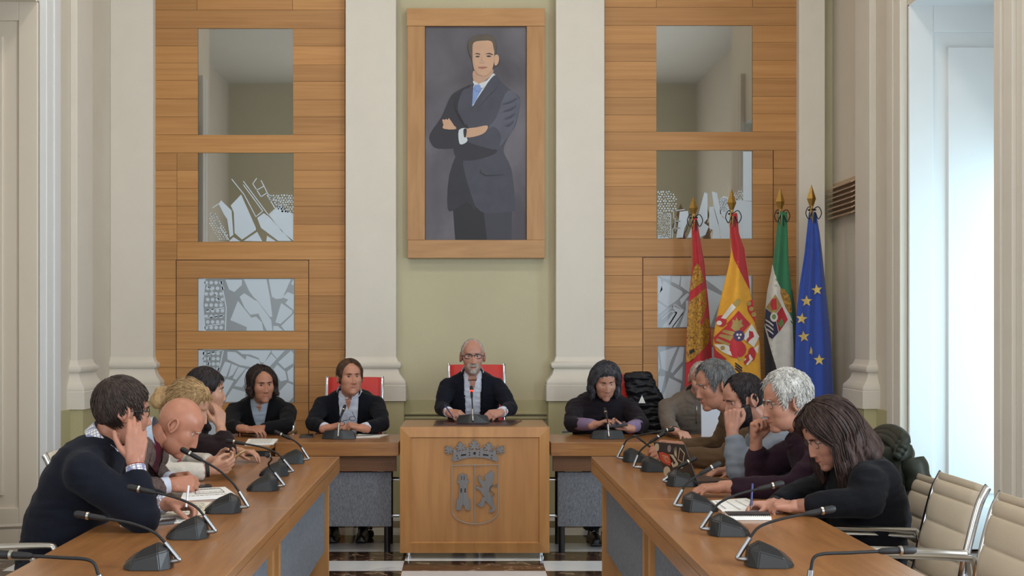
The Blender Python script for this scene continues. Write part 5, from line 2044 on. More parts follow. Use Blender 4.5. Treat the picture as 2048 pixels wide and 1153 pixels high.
    # cuffs
    for a in 'RL':
        A = S[a]
        e, w = V(A['e']), V(A['w'])
        dv = (e - w).normalized()
        if C.get('cuffm') and A.get('cuff', True):
            c0_ = C.get('cuff', .025)
            MB(O).tube([w + dv * (c0_ - .022), w + dv * (c0_ - .020), w + dv * (c0_ + .03)], [.031, .0335, .036], 16).build('shirt_cuff', C['cuffm'], root, smooth=50)
        if A.get('watch'):
            MB(O).tube([w + dv * .004, w + dv * .006, w + dv * .018, w + dv * .02], [.0285, .0315, .0315, .0285], 16).build('bracelet', A['watch'], root, smooth=40)
    # ---------------- trousers and shoes
    tm = S.get('trousers', cloth('trousers_dark', '#23232a'))
    lb = MB(O)
    loft(lb, sections(1.02)[:4], 18)
    for a in 'RL':
        s = 1 if a == 'R' else -1
        hj = hip + rt * s * .088
        cap(lb, hj, .093, kn[a], .066)
        cap(lb, kn[a], .066, kn[a].lerp(ft[a], .6), .052)
        lb.tube([kn[a].lerp(ft[a], .55), ft[a]], [.052, .05], 14)
    lme = remesh(lb, .012, 4)
    lme.polygons.foreach_set('use_smooth', [True] * len(lme.polygons))
    link('trousers', lme, tm, root)
    for a in 'RL':
        q = ft[a]
        shb = MB(O)
        fd = f
        cap(shb, V((q.x, q.y, .045)) - fd * .05, .037, V((q.x, q.y, .04)) + fd * .10, .036)
        cap(shb, V((q.x, q.y, .04)) + fd * .10, .036, V((q.x, q.y, .034)) + fd * .16, .028)
        cap(shb, V((q.x, q.y, .05)), .036, V((q.x, q.y, .1)), .038)
        shb.box((-.04, -.1, 0), (.04, .19, .02), M=Matrix.Translation((q.x, q.y, .001)) @ Matrix.Rotation(th - math.pi / 2, 4, 'Z'))
        sm = remesh(shb, .009, 3)
        sm.polygons.foreach_set('use_smooth', [True] * len(sm.polygons))
        zmin = min(v.co.z for v in sm.vertices)
        for v in sm.vertices:
            v.co.z -= zmin - .001
        so_ = link('shoe', sm, S.get('shoes', mat('shoe_black', '#141214', .4)), root)
        if S.get('laces'):
            for k in range(5):
                c = V((q.x, q.y, .085 - .008 * k)) + fd * (.02 + .022 * k)
                MB(O).tube([c - rt * .028 + V((0, 0, -.012)), c + V((0, 0, .004)), c + rt * .028 + V((0, 0, -.012)) + fd * .012], .0032, 6).build('lace', paper_m, so_, smooth=True)
    S['_'] = dict(root=root, O=O, MH=MH, sh=sh, front=front, cz=cz, rt=rt, fw=fw, up=up)
    return root
# ------------------------------------------------------------------ the people in the photograph
PI = math.pi
navy = cloth('navy_knit', '#10131f', bump=.4, bs=220)
checkm = pattern_mat('check_shirt', '#d9d6cf', '#7d7fa0', 'check', 90, width=.22)
blazer = cloth('taupe_tweed', '#6c5a54', var=.3, vs=120, bs=300, col2='#463a38')
maroonk = cloth('maroon_knit', '#4d1523')
palebl = cloth('pale_blue_shirt', '#a8b4c2', bump=.1)
whitek = cloth('white_knit', '#cfc8bd', bump=.4, bs=180)
brownj = cloth('dark_brown_jersey', '#24181a')
blackj = cloth('black_jacket', '#0d0e12')
whites = cloth('white_shirt', '#c9cede', bump=.12, bs=60)
suitm = cloth('midnight_suit', '#0e1019', var=.2)
mayorm = cloth('navy_blazer', '#11131f', var=.2)
cardig = cloth('aubergine_wool', '#1e181f', bump=.5, bs=200)
lilac = cloth('lilac_knit', '#83708f', bump=.35, bs=200)
greyj = cloth('taupe_jumper', '#6c6158', bump=.35, bs=200)
olivej = cloth('olive_brown_jumper', '#5b4632', bump=.35, bs=200)
greys = cloth('steel_grey_jumper', '#777d86', bump=.3, bs=200)
plumj = cloth('plum_jumper', '#2a1723', bump=.4, bs=200)
blackc = cloth('blue_black_coat', '#0a0b12', bump=.4, bs=160)
jeans = cloth('jeans', '#2c3246')
h_brown = hairm('brown', '#241b18', '#43352f')
h_blonde = hairm('blonde', '#8a6a45', '#b99b70')
h_black = hairm('black', '#120e10', '#2a2022')
h_dark = hairm('dark_brown', '#1c1413', '#3a2b25')
h_chest = hairm('chestnut', '#3b271c', '#5c4433')
h_grey = hairm('grey', '#45423f', '#7d7e80')
h_bobg = hairm('greying_black', '#1b191d', '#4e4d53')
h_white = hairm('white', '#a09d97', '#cfccc6')
h_stub = hairm('stubble', '#8f8079', '#b9aca4')
h_auburn = hairm('auburn', '#1f1412', '#412e28')
gm_dark = mat('spectacle_frame', '#1b1a20', .35)
gm_metal = mat('spectacle_wire', '#6d6a6a', .25, metal=.9)
gold_ring = mat('gold_band', '#b5854a', .3, metal=.7)
wine_bead = mat('wine_beads', '#7a2f2a', .5)

CAST = {}


def cast(key, label, **S):
    CAST[key] = S
    person(label, S)
    return S


cast('navy', 'man in navy jumper and checked collar, cheek resting on his hand', th=0, hip=(-1.43, 4.42, .56), neck=P(212, 886, 4.42), head=P(244, 827, 4.42),
     yaw=.55, pitch=.10, skin='c08770', hunch=.055, bw=1.0, sw=.185, belly=.02, sf=.03,
     R=dict(e=P(286, 1036, 4.22), w=P(270, 928, 4.28), d=(.03, .14, 1), n=(-.35, 1, 0), pose='cheek', watch=wine_bead),
     L=dict(e=(-1.31, 4.66, .80), w=P(335, 1009, 4.52), d=(1, -.12, -.06), n=(0, -.35, -1), pose='grip'),
     hair=dict(line='short', t=.014, m=h_brown, rough=.003, strands=1300, slen=.036, mess=.15, lift=.03, comb=(0, .3, -.4)), browm=h_brown, face=dict(wide=1.02), glasses=dict(m=gm_dark), eye=.4, hs=1.0,
     top=dict(name='jumper', m=navy, arm=1.12, wr=.006, cuff=.03, cuffm=checkm, collar=dict(m=checkm, open=20, h=.04, fall=.045, point=.02, r=1.3)), seed=1)
cast('bald', 'bald man in taupe tweed blazer bowing over clasped hands', th=0, hip=(-1.47, 5.18, .55), neck=P(301, 876, 5.18), head=P(357, 854, 5.18),
     yaw=.10, pitch=.62, skin='c98a70', hunch=.09, bw=1.08, sw=.19, sf=.04,
     R=dict(e=(-1.42, 4.99, .76), w=P(341, 970, 5.10), d=(1, .32, .0), n=(0, .7, -.4), pose='clasp'),
     L=dict(e=(-1.42, 5.40, .77), w=P(347, 960, 5.24), d=(.9, -.42, .05), n=(0, -.7, -.4), pose='clasp'),
     browm=h_stub, face=dict(jaw=1.05), eye=.2, hs=1.0, hair=None,
     top=dict(name='blazer', m=blazer, shirt=maroonk, v=((.01, -.12), (.085, .20)), lapel=.05, cuffm=whites, arm=1.06, collar=dict(m=palebl, open=30, h=.045, fall=.05, point=.035, r=1.32)), seed=2)
cast('blonde', 'blonde woman in white embroidered jumper looking at her phone', th=0, fem=True, hip=(-1.55, 5.75, .54), neck=P(350, 868, 5.75), head=P(375, 819, 5.75),
     yaw=-.05, pitch=.35, skin='cf9c82', hunch=.07, sw=.165, bw=.95,
     R=dict(e=(-1.37, 5.55, .77), w=P(420, 941, 5.62), d=(1, .18, .22), n=(0, .75, .45), pose='hold', watch=blackd_m),
     L=dict(e=(-1.38, 5.95, .78), w=P(428, 924, 5.80), d=(1, -.25, .15), n=(0, -.7, .45), pose='hold'),
     browm=h_blonde, face=dict(fem=True, jaw=.93, wide=.97, nose=.8), eye=.3,
     hair=dict(line='woman', t=.016, m=h_blonde, rough=.005, strands=900, mess=.35, lift=.25, comb=(0, -1.0, -.2), slen=.05, vol=[((0, -.10, .02), .035, (.01, -.135, -.005), .042), ((0, -.11, .055), .02, (0, -.15, .03), .022)]),
     top=dict(name='jumper', m=whitek, arm=1.0, wr=.007, band=dict(m=whitek)), seed=3)
cast('dark', 'woman with sleek black hair in dark brown, hand to her mouth', th=0, fem=True, hip=(-1.58, 6.3, .54), neck=P(396, 842, 6.3), head=P(411, 786, 6.3),
     yaw=.42, pitch=.06, skin='cf9a80', hunch=.06, sw=.165, bw=.95,
     R=dict(e=P(452, 912, 6.13), w=P(441, 856, 6.17), d=(-.10, .22, 1), n=(-.8, .55, 0), pose='relax'),
     L=dict(e=(-1.39, 6.50, .79), w=(-1.15, 6.42, .79), d=(1, -.4, 0), n=(0, 0, -1)),
     browm=h_black, face=dict(fem=True, jaw=.9, wide=.96, nose=.8), eye=.5, hs=1.0,
     hair=dict(line='woman', t=.013, m=h_black, rough=.0012, jag=.002, strands=300, mess=.03, lift=.0, comb=(0, -1.2, -.6), slen=.06, vol=[((0, -.085, .0), .03, (0, -.125, -.03), .036)]),
     top=dict(name='jumper', m=brownj, arm=1.06, wr=.008, band=dict(m=brownj, w=.016, r=1.3)), seed=4)
cast('longhair', 'man with collar-length dark hair in black jacket, arms on desk', th=-PI / 2, hip=(-1.38, 8.76, .53), neck=P(521, 802, 8.52), head=P(525, 771, 8.43),
     yaw=-PI / 2 + .42, pitch=.10, roll=.03, skin='c48a70', hunch=.05, sw=.185, bw=1.05,
     R=dict(e=(-1.55, 8.32, .775), w=P(488, 858, 8.12), d=(1, -.12, -.10), n=(.0, .25, -1), pose='relax'),
     L=dict(e=(-1.17, 8.30, .775), w=(-1.35, 8.20, .76), d=(-1, .05, 0), n=(0, 0, -1)),
     browm=h_dark, face=dict(jaw=1.02), eye=.45, gaze=(.1, -.1),
     hair=dict(line='receding', t=.016, m=h_dark, rough=.004, taper=.03, vr=.004, locks=dict(n=74, len=.07, t=.016, r=.0105, sweep=46, front=30, part=.015, curl=.012, seed=3), vol=[((0, -.07, 0), .045, (0, -.075, -.06), .04)]),
     top=dict(name='jacket', m=blackj, arm=.92, shirt=palebl, v=((.006, -.03), (.066, .20)), lapel=.035, throat=(.05, .030), collar=dict(m=palebl, open=28, h=.036, fall=.04, point=.035)), seed=5)
cast('suit', 'man in midnight suit and white shirt holding folded spectacles', th=-PI / 2, hip=(-.77, 8.78, .53), neck=P(698, 788, 8.52), head=P(700, 757, 8.45),
     yaw=-PI / 2 + .36, pitch=-.03, skin='cf9379', hunch=.04, sw=.185, bw=1.12, belly=.03,
     R=dict(e=(-1.0, 8.32, .785), w=P(654, 857, 8.12), d=(.95, -.15, .22), n=(.3, .2, -.8), pose='grip'),
     L=dict(e=(-.53, 8.32, .785), w=P(725, 857, 8.12), d=(-.95, -.15, .22), n=(-.3, .2, -.8), pose='grip'),
     browm=h_chest, face=dict(wide=1.04, jaw=1.12, cheek=1.05), eye=.42, gaze=(.15, 0), nk=1.1,
     hair=dict(line='receding', t=.015, m=h_chest, rough=.002, jag=.004, strands=700, slen=.045, comb=(1.2, .2, 0), mess=.10, lift=.02),
     top=dict(name='suit_jacket', m=suitm, arm=.94, shirt=whites, v=((.038, -.20), (.070, .20)), lapel=.05, throat=(.07, .032), placket=True, cuffm=whites, cuff=.035, collar=dict(m=whites, open=34, h=.040, fall=.045, point=.04)), seed=6)
cast('mayor', 'balding man with grey goatee speaking at the lectern in navy blazer', th=-PI / 2, hip=(.075, 8.74, .60), neck=P(945, 749, 8.52), head=P(945, 715, 8.45),
     yaw=-PI / 2 + .05, pitch=.05, skin='cb9480', hunch=.03, sw=.172, bw=1.05,
     R=dict(e=(-.145, 8.40, .885), w=(-.085, 8.17, .872), d=(.55, -.72, -.12), n=(.55, .25, -.75), pose='grip', watch=whites),
     L=dict(e=(.325, 8.40, .885), w=(.248, 8.17, .872), d=(-.62, -.7, -.10), n=(-.5, .25, -.75), pose='clasp', watch=whites),
     browm=h_grey, face=dict(jaw=.97), eye=.5, lip=mat('lip_dark', '#7a4038', .45),
     hair=dict(line='sides', t=.004, m=h_stub, rough=.001, strands=260, slen=.014, jag=.004), beard=dict(m=hairm('short_grey_beard', '#8f837d', '#b3a9a2'), t=.0022, goatee=True, side=0), glasses=dict(m=gm_dark, h=.014, w=.024, r=.0024),
     top=dict(name='blazer', m=mayorm, arm=.93, shirt=whites, v=((.030, -.34), (.062, .20)), lapel=.05, throat=(.09, .036), placket=True, cuffm=whites, cuff=.03, collar=dict(m=whites, open=40, h=.038, fall=.045, point=.04)), seed=7)
cast('cardigan', 'woman with greying bob in aubergine cardigan and lilac sleeves, phone in hand', th=-PI / 2, fem=True, hip=(.97, 8.76, .53), neck=P(1204, 794, 8.50), head=P(1209, 765, 8.41),
     yaw=-PI / 2 + .14, pitch=.34, roll=.04, skin='c8917a', hunch=.05, sw=.18, bw=1.15,
     R=dict(e=(.73, 8.33, .785), w=P(1190, 850, 8.10), d=(.75, -.25, .28), n=(.25, -.05, -1), pose='type'),
     L=dict(e=(1.19, 8.33, .785), w=P(1256, 857, 8.10), d=(-.95, -.10, .12), n=(-.05, -.25, .9), pose='hold'),
     browm=h_black, face=dict(fem=True, wide=1.02, jaw=1.0, nose=.8), eye=.2, gaze=(0, -.5),
     hair=dict(line='woman', t=.017, m=h_bobg, rough=.004, taper=.02, vr=.004, locks=dict(n=86, len=.095, t=.020, r=.0115, sweep=48, front=28, part=-.012, curl=.012, seed=5), vol=[((0, -.07, .0), .05, (0, -.075, -.08), .045)]),
     top=dict(name='cardigan', m=cardig, arm=1.04, loose=1.04, wr=.007, cuff=.14, cuffk=1.35, band=dict(m=cardig, w=.016, r=1.3)), seed=8, laces=True, legL=(.52, .12, .22), legR=(.46, .10, .16))
cast('laptopman', 'man in taupe zip jumper half hidden behind an open white laptop', th=-PI / 2, hip=(1.60, 8.72, .53), neck=P(1390, 792, 8.48), head=P(1403, 760, 8.40),
     yaw=-PI / 2 - .15, pitch=.35, skin='cf9a86', hunch=.05, sw=.19, bw=1.08,
     R=dict(e=(1.365, 8.31, .785), w=P(1350, 863, 8.05), d=(.45, -.85, -.12), n=(.0, -.1, -1), pose='type', watch=blackd_m),
     L=dict(e=(1.84, 8.31, .785), w=(1.74, 8.06, .775), d=(-.5, -.8, -.1), n=(0, 0, -1), pose='type'),
     browm=h_stub, hair=dict(line='sides', t=.004, m=h_stub, rough=.001, strands=260, slen=.014), eye=.3,
     top=dict(name='zip_jumper', m=greyj, wr=.006, collar=dict(m=greyj, open=12, h=.05, fall=.02, point=0, r=1.3)), seed=9)
cast('grey', 'grey-haired man in olive brown jumper leaning over the far end', th=PI, hip=(1.56, 6.3, .55), neck=P(1462, 826, 6.3), head=P(1430, 773, 6.3),
     yaw=PI + .22, pitch=.24, skin='bf866e', hunch=.08, sw=.19, bw=1.08, sf=.03,
     L=dict(e=P(1452, 922, 6.10), w=P(1350, 909, 6.15), d=(-1, .05, .08), n=(0, .6, -.5), pose='hold'),
     R=dict(e=(1.33, 6.50, .80), w=P(1352, 893, 6.38), d=(-1, -.2, .02), n=(0, -.55, -.5), pose='hold'),
     browm=h_grey, eye=.3, hs=1.0, hair=dict(line='receding', t=.018, m=h_grey, rough=.005, jag=.009, seed=4, strands=1100, lift=.12, mess=.4),
     top=dict(name='jumper', m=olivej, arm=1.06, wr=.007, band=dict(m=olivej, w=.012)), seed=10)
cast('beard', 'dark-haired bearded man in steel grey jumper, fist at his mouth', th=PI, hip=(1.56, 5.75, .55), neck=P(1526, 848, 5.75), head=P(1488, 802, 5.75),
     yaw=PI + .20, pitch=.32, skin='c08a74', hunch=.08, sw=.185, bw=1.05, sf=.03,
     L=dict(e=P(1478, 942, 5.55), w=P(1464, 862, 5.60), d=(.05, .18, 1), n=(.55, .8, 0), pose='fist'),
     R=dict(e=(1.36, 5.97, .80), w=P(1462, 941, 5.82), d=(-1, -.25, -.06), n=(0, 0, -1), pose='type'),
     browm=h_black, eye=.2, hs=.99, hair=dict(line='receding', t=.010, m=h_black, rough=.002, jag=.003, strands=900, slen=.022, lift=.03), beard=dict(m=h_black, t=.007),
     top=dict(name='jumper', m=greys, arm=1.08, wr=.008, band=dict(m=greys, w=.012)), seed=11)
cast('white', 'white-haired man with spectacles in plum jumper, fist at his chin', th=PI, hip=(1.57, 5.22, .55), neck=P(1604, 868, 5.22), head=P(1573, 807, 5.22),
     yaw=PI + .10, pitch=.20, skin='c68d75', hunch=.08, sw=.19, bw=1.06, sf=.03,
     R=dict(e=P(1514, 945, 5.42), w=P(1512, 884, 5.38), d=(.05, -.12, 1), n=(.55, -.85, 0), pose='fist'),
     L=dict(e=P(1586, 980, 5.03), w=P(1450, 974, 5.08), d=(-1, .05, -.10), n=(0, .1, -1), pose='relax'),
     browm=h_white, eye=.4, hs=1.0, hair=dict(line='receding', t=.024, m=h_white, rough=.008, jag=.012, seed=7, strands=1500, lift=.20, mess=.55, slen=.032), glasses=dict(m=gm_metal, r=.0013, h=.014),
     top=dict(name='jumper', m=plumj, arm=1.05, wr=.007, band=dict(m=plumj, w=.012)), seed=12)
cast('writer', 'woman with long auburn-brown hair in blue-black coat writing with a pen', th=PI, fem=True, hip=(1.51, 4.75, .55), neck=P(1704, 922, 4.73), head=P(1660, 872, 4.71),
     yaw=PI + .16, pitch=.50, skin='c48d77', hunch=.06, sw=.175, bw=1.02, sf=.03,
     R=dict(e=(1.42, 4.94, .80), w=P(1547, 1010, 4.68), d=(-1, .0, -.06), n=(0, -.4, -1), pose='grip', watch=blackd_m),
     L=dict(e=(1.46, 4.50, .80), w=P(1596, 1013, 4.58), d=(-.9, .42, -.02), n=(0, .3, -1), pose='clasp'),
     browm=h_auburn, face=dict(fem=True, nose=.8), eye=.3, hs=1.0, glasses=dict(m=gm_metal, r=.0012),
     hair=dict(line='woman', t=.020, m=h_auburn, rough=.004, taper=.02, vr=.004, locks=dict(n=120, len=.17, t=.024, r=.0125, sweep=64, front=6, part=0, curl=.010, seed=9, to=92), vol=[((0, -.09, .03), .05, (0, -.12, -.12), .05), ((.045, -.06, 0), .045, (.05, -.09, -.13), .04), ((-.045, -.06, 0), .045, (-.05, -.09, -.13), .04)]),
     top=dict(name='coat', m=blackc, arm=1.12, loose=1.05, wr=.007, band=dict(m=blackc, w=.016)), seed=13)
# lilac sleeves that show below the short cardigan sleeves
C_ = CAST['cardigan']
for a in 'RL':
    e, w = V(C_[a]['e']), V(C_[a]['w'])
    MB(C_['_']['O']).tube([e.lerp(w, .2), e.lerp(w, .5), e.lerp(w, .8), w + (e - w).normalized() * .012], [.044, .043, .039, .033], 16).build('lilac_sleeve', lilac, C_['_']['root'], smooth=True)
for z in (.10, .03, -.04):
    MB(C_['_']['O']).lathe([(.011, 0), (.011, .003), (.006, .005)], C_['_']['front'](.0, z, .001), axis=C_['_']['fw'], n=12).build('button', black_m, C_['_']['root'], smooth=30)
# ------------------------------------------------------------------ seats
FR, FL, FC = R(90), R(-90), R(180)          # facing -x, +x, towards the camera
chair((1.43, 4.33, 0), FR, 'empty cream ribbed chair, middle of the three on the right', cream_m, sh=.455, back=.445, group='cream chairs')
chair((1.41, 3.78, 0), FR, 'empty cream ribbed chair cut by the right edge of the picture', cream_m, sh=.455, back=.445, group='cream chairs')
chair((1.52, 4.80, 0), FR, 'cream ribbed chair under the woman in the blue-black coat', cream_m, sh=.43, back=.41, group='cream chairs')
chair((1.50, 5.24, 0), FR, 'cream chair of the white-haired man, green puffer coat over it', cream_m, sh=.45, back=.44, group='cream chairs')
chair((1.50, 5.77, 0), FR, 'cream chair under the bearded man in steel grey', cream_m, sh=.45, back=.42, group='cream chairs')
chair((1.50, 6.32, 0), FR, 'cream chair under the man in olive brown', cream_m, sh=.45, back=.42, group='cream chairs')
chair((-1.56, 4.42, 0), FL, 'cream chair under the man in the navy jumper', cream_m, sh=.45, back=.40, group='cream chairs')
chair((-1.56, 3.76, 0), FL, 'empty cream chair at the lower left, only its arms in view', cream_m, sh=.45, back=.40, group='cream chairs')
chair((-1.36, 5.18, 0), FL, 'cream chair of the bald man, chrome rail seen behind navy shoulder', cream_m, sh=.45, back=.47, group='cream chairs')
chair((-1.50, 5.75, 0), FL, 'cream chair under the blonde woman', cream_m, sh=.45, back=.42, group='cream chairs')
chair((-1.52, 6.30, 0), FL, 'cream chair under the woman in dark brown', cream_m, sh=.45, back=.42, group='cream chairs')
chair((.10, 8.70, 0), FC, 'red leather chair with chrome rails behind the speaker', red_m, sh=.50, back=.655, ribs=1, group='red chairs')
chair((-.776, 8.70, 0), FC, 'red leather chair behind the man in the midnight suit', red_m, sh=.45, back=.615, ribs=1, group='red chairs')
chair((1.125, 8.72, 0), FC, 'red leather chair draped with a black quilted coat', red_m, sh=.45, back=.635, ribs=1, group='red chairs')
chair((-1.42, 8.74, 0), FC, 'red leather chair hidden behind the long-haired man', red_m, sh=.45, back=.28, ribs=1, group='red chairs')
chair((1.62, 8.72, 0), FC, 'red leather chair hidden behind the man in the taupe jumper', red_m, sh=.45, back=.36, ribs=1, group='red chairs')

# ------------------------------------------------------------------ coats over chair backs
cg_m = cloth('green_puffer_nylon', '#2b2f28', rough=.45, var=.2, bump=.2, bs=60, sheen=0)
cb_m = cloth('black_coat_nylon', '#17161a', rough=.38, var=.3, vs=20, bump=.2, bs=80, sheen=0)
co = empty('puffer_coat', (1.81, 5.2, .4), 'dark green puffer coat hung over the white-haired man\'s chair', 'coat')


def coat_ring(i, j):
    z = .955 - .50 * j
    tl_ = -(.955 - z) * .16
    q = 2 * PI * i
    rib = .75 + .25 * abs(math.sin(PI * (z - .45) / .072)) ** .6
    wx = (.060 + .030 * math.sin(PI * min(1, j * 1.4 + .2))) * rib
    wy = (.205 + .045 * j) * (.95 + .05 * rib)
    if j == 0 or j == 1:
        wx, wy = wx * .5, wy * .8
    fold = 1 + .10 * math.sin(5 * q + 2.5 * z) + .05 * math.sin(9 * q)
    return V((1.79 + tl_ + wx * math.cos(q) * fold, 5.235 + wy * math.sin(q) * (1 + .04 * math.sin(6 * z + q)), z + .012 * math.sin(3 * q)))


mb = MB(co.location).grid(coat_ring, 56, 70, wrap=True)
mb.build('quilted_shell', cg_m, co, smooth=True, recalc=True)
for k in range(3):
    zc, xo = .955 + .018 * k, 1.775 + .012 * k
    MB(co.location).tube(smoothpath([(xo - .03, 5.02, zc - .05), (xo - .01, 5.07, zc - .01), (xo, 5.22, zc + .008), (xo, 5.38, zc - .01), (xo - .02, 5.43, zc - .05)], 6), [.018] * 4 + [.026] * 17 + [.018] * 4, 10).build('collar_roll', cg_m, co, smooth=True)
sl = smoothpath([(1.81, 5.03, .90), (1.83, 5.0, .78), (1.80, 4.99, .62), (1.77, 5.0, .48)], 10)
MB(co.location).tube(sl, [.046 + .008 * abs(math.sin(k * .55)) for k in range(len(sl))], 12).build('sleeve', cg_m, co, smooth=True)

cp = P(1290, 865, 8.85)
co = empty('quilted_coat', (cp.x, 8.9, .5), 'black quilted coat with a small white logo on the red chair', 'coat')
mb = MB(co.location)
for k in range(9):
    t = k / 8
    a, b = P(1256 + 22 * t, 756 + 112 * t, 8.86), P(1296 + 42 * min(1, t * 1.3), 754 + 112 * t, 8.84)
    cap(mb, a, .034, b + V((0, .02, 0)), .036)
    cap(mb, a + V((.02, .10, 0)), .03, b + V((0, .12, 0)), .034)
me = remesh(mb, .008, 3)
wrinkle(me, co.location, .012, 22, 5)
me.polygons.foreach_set('use_smooth', [True] * len(me.polygons))
sh_o = link('quilted_shell', me, cb_m, co)
lg = MB(co.location)
lg.prism([(1277, 807), (1284, 791), (1291, 807)], lambda u, v, d: tuple(P(u, v, 8.795 - d)), .004)
lg.build('logo_patch', paper_m, co)

# ------------------------------------------------------------------ papers and small things on the tables


def sheet(name, label, cat, px, z, t, m, extra=None, group=None):
    """flat thing lying on a table: corners given where they meet the table top"""
    pts = [T(x, y, z) for x, y in px]
    c = sum(pts, V()) / len(pts)
    o = MB((c.x, c.y, z)).prism([(p.x, p.y) for p in pts], lambda u, v, w: (u, v, z + .0012 + w), t).build(name, m)
    tag(o, label, cat, group)
    o['_pts'] = [tuple(p) for p in pts]
    return o, pts, z + .0012 + t


def printed(o, pts, z, n, m=ink_m, inset=.12, seed=1):
    """lines of type on a sheet, following its edges"""
    rr = random.Random(seed)
    a, b, c, d = pts[:4]
    mb = MB(wmat(o).translation)
    bl = lambda u, v: a.lerp(b, u).lerp(d.lerp(c, u), v)
    for k in range(n):
        v = inset + (1 - 2 * inset) * k / max(1, n - 1)
        u = inset
        while u < 1 - inset - .06:
            L = rr.uniform(.03, .1)
            q = [bl(u, v - .018), bl(min(u + L, 1 - inset), v - .018), bl(min(u + L, 1 - inset), v + .018), bl(u, v + .018)]
            mb.add([V((p.x, p.y, z + .0004)) for p in q], [(0, 1, 2, 3)])
            u += L + .018
        if rr.random() < .15:
            continue
    ob = mb.build('printed_lines', m, o)
    ob['kind'] = 'stuff'
    return ob


o, p, z = sheet('paper_sheet', 'printed sheet lying under the navy elbow', 'paper', [(240, 1053), (380, 1047), (395, 1034.5), (266, 1039)], TZ, .002, paper_m, group='papers')
printed(o, p, z, 7, seed=1)
o, p, z = sheet('paper_stack', 'small stack of sheets under the writing hand of the man in navy', 'paper', [(309, 1036), (408, 1031.5), (425, 1009), (338, 1012)], TZ, .007, paper2_m, group='papers')
printed(o, p, z, 6, seed=2)
o, p, z = sheet('agenda', 'white ruled agenda beside the bald man\'s clasped hands', 'notebook', [(362, 1004), (471, 997), (450, 981.5), (370, 986)], TZ, .014, paper_m)
printed(o, p, z, 3, seed=3)
bl = lambda u, v: p[0].lerp(p[1], u).lerp(p[3].lerp(p[2], u), v)
mb = MB(wmat(o).translation)
for (u0, v0, u1, v1) in ((.25, .3, .85, .34), (.25, .78, .85, .82), (.25, .3, .265, .82), (.835, .3, .85, .82)):
    mb.add([V((q.x, q.y, z + .0006)) for q in (bl(u0, v0), bl(u1, v0), bl(u1, v1), bl(u0, v1))], [(0, 1, 2, 3)])
mb.build('ruled_box', ink_m, o)['kind'] = 'stuff'
sheet('smartphone', 'black phone lying behind the white agenda', 'phone', [(380, 981.5), (424, 977), (420, 973), (378, 977)], TZ, .009, black_m, group='phones')
sheet('smartphone', 'black phone lying beside the second microphone of the left table', 'phone', [(312, 1052.5), (348, 1048.5), (352, 1043), (324, 1046)], TZ, .009, black_m, group='phones')
o, p, z = sheet('paper_stack', 'loose white sheets before the long-haired man', 'paper', [(489, 892), (547, 890.5), (556, 881), (497, 881)], HZ, .008, paper_m, group='papers')
printed(o, p, z, 5, seed=5)
sheet('paper_stack', 'folded white sheets at the suited man\'s left cuff', 'paper', [(712, 877), (760, 876), (778, 871.5), (716, 871)], HZ, .006, paper_m, group='papers')
sheet('smartphone', 'black phone at the suited man\'s right elbow', 'phone', [(598, 877), (627, 876), (626, 871.5), (602, 871.5)], HZ, .010, black_m, group='phones')
sheet('smartphone', 'silver phone at the left corner of the right head desk', 'phone', [(1124, 867), (1150, 865.5), (1149, 860), (1128, 861)], HZ, .010, mat('silver_phone', '#8f95a0', .2, metal=.6), group='phones')
matm = mat('oxblood_leather', '#3a1d1c', .3, var=.15)
sheet('desk_mat', 'oxblood leather mat on top of the lectern', 'desk mat', [(867, 852), (1024, 852), (1044, 842.5), (872, 843)], lz1, .004, matm)
o, p, z = sheet('paper_sheet', 'white sheet under the writing woman\'s hands', 'paper', [(1419, 1004), (1444, 1025), (1556, 1027), (1492, 999)], TZ, .003, paper_m, group='papers')
printed(o, p, z, 4, m=mat('pencil', '#9a9a9c', .8), seed=9)
# spiral notebook
o, p, z = sheet('spiral_notebook', 'dark spiral notebook between the sheet and the near right microphone', 'notebook', [(1461, 1042), (1543, 1042), (1536, 1031), (1450, 1031)], TZ, .010, paper_m)
q = [p[i].lerp(p[3 - i] if i in (0, 3) else p[3 - i], .16) for i in range(4)]
mb = MB(wmat(o).translation)
mb.prism([(v.x, v.y) for v in (p[0].lerp(p[3], .35), p[1].lerp(p[2], .35), p[2], p[3])], lambda u, v, w: (u, v, z + w), .003)
mb.build('cover', mat('notebook_cover', '#2c2b30', .5), o)
for k in range(20):
    c = p[0].lerp(p[1], .03 + .94 * k / 19).lerp(p[3].lerp(p[2], .03 + .94 * k / 19), .28)
    c.z = z - .002
    MB(wmat(o).translation).tube([c + V((0, .009 * math.cos(a), .009 * math.sin(a))) for a in [2 * PI * j / 10 for j in range(11)]], .0016, 5, cap=False).build('coil_ring', black_m, o, smooth=True)


def pen(label, a, b, m, tipm=None):
    a, b = V(a), V(b)
    r = empty('pen', b, label, 'pen', 'pens')
    d = (b - a)
    MB(b).tube([a, a + d * .86], .0045, 10).build('barrel', m, r, smooth=50)
    MB(b).tube([a + d * .86, b], [.0042, .0008], 10).build('tip', tipm or satin_m, r, smooth=50)
    return r


pen('white pen in the writing hand of the man in navy', P(377, 972, 4.49), P(371.5, 1022, 4.47), mat('pen_white', '#dcdce0', .3), black_m)
pen('blue pen in the writing hand of the dark-coated woman', P(1505, 968, 4.66), P(1502, 1020, 4.64), mat('pen_blue', '#27306a', .3))
pen('slim dark blue pen in the speaker\'s hand', P(889, 810, 8.05), P(910, 841, 8.0), mat('pen_navy', '#2b2f5a', .3))


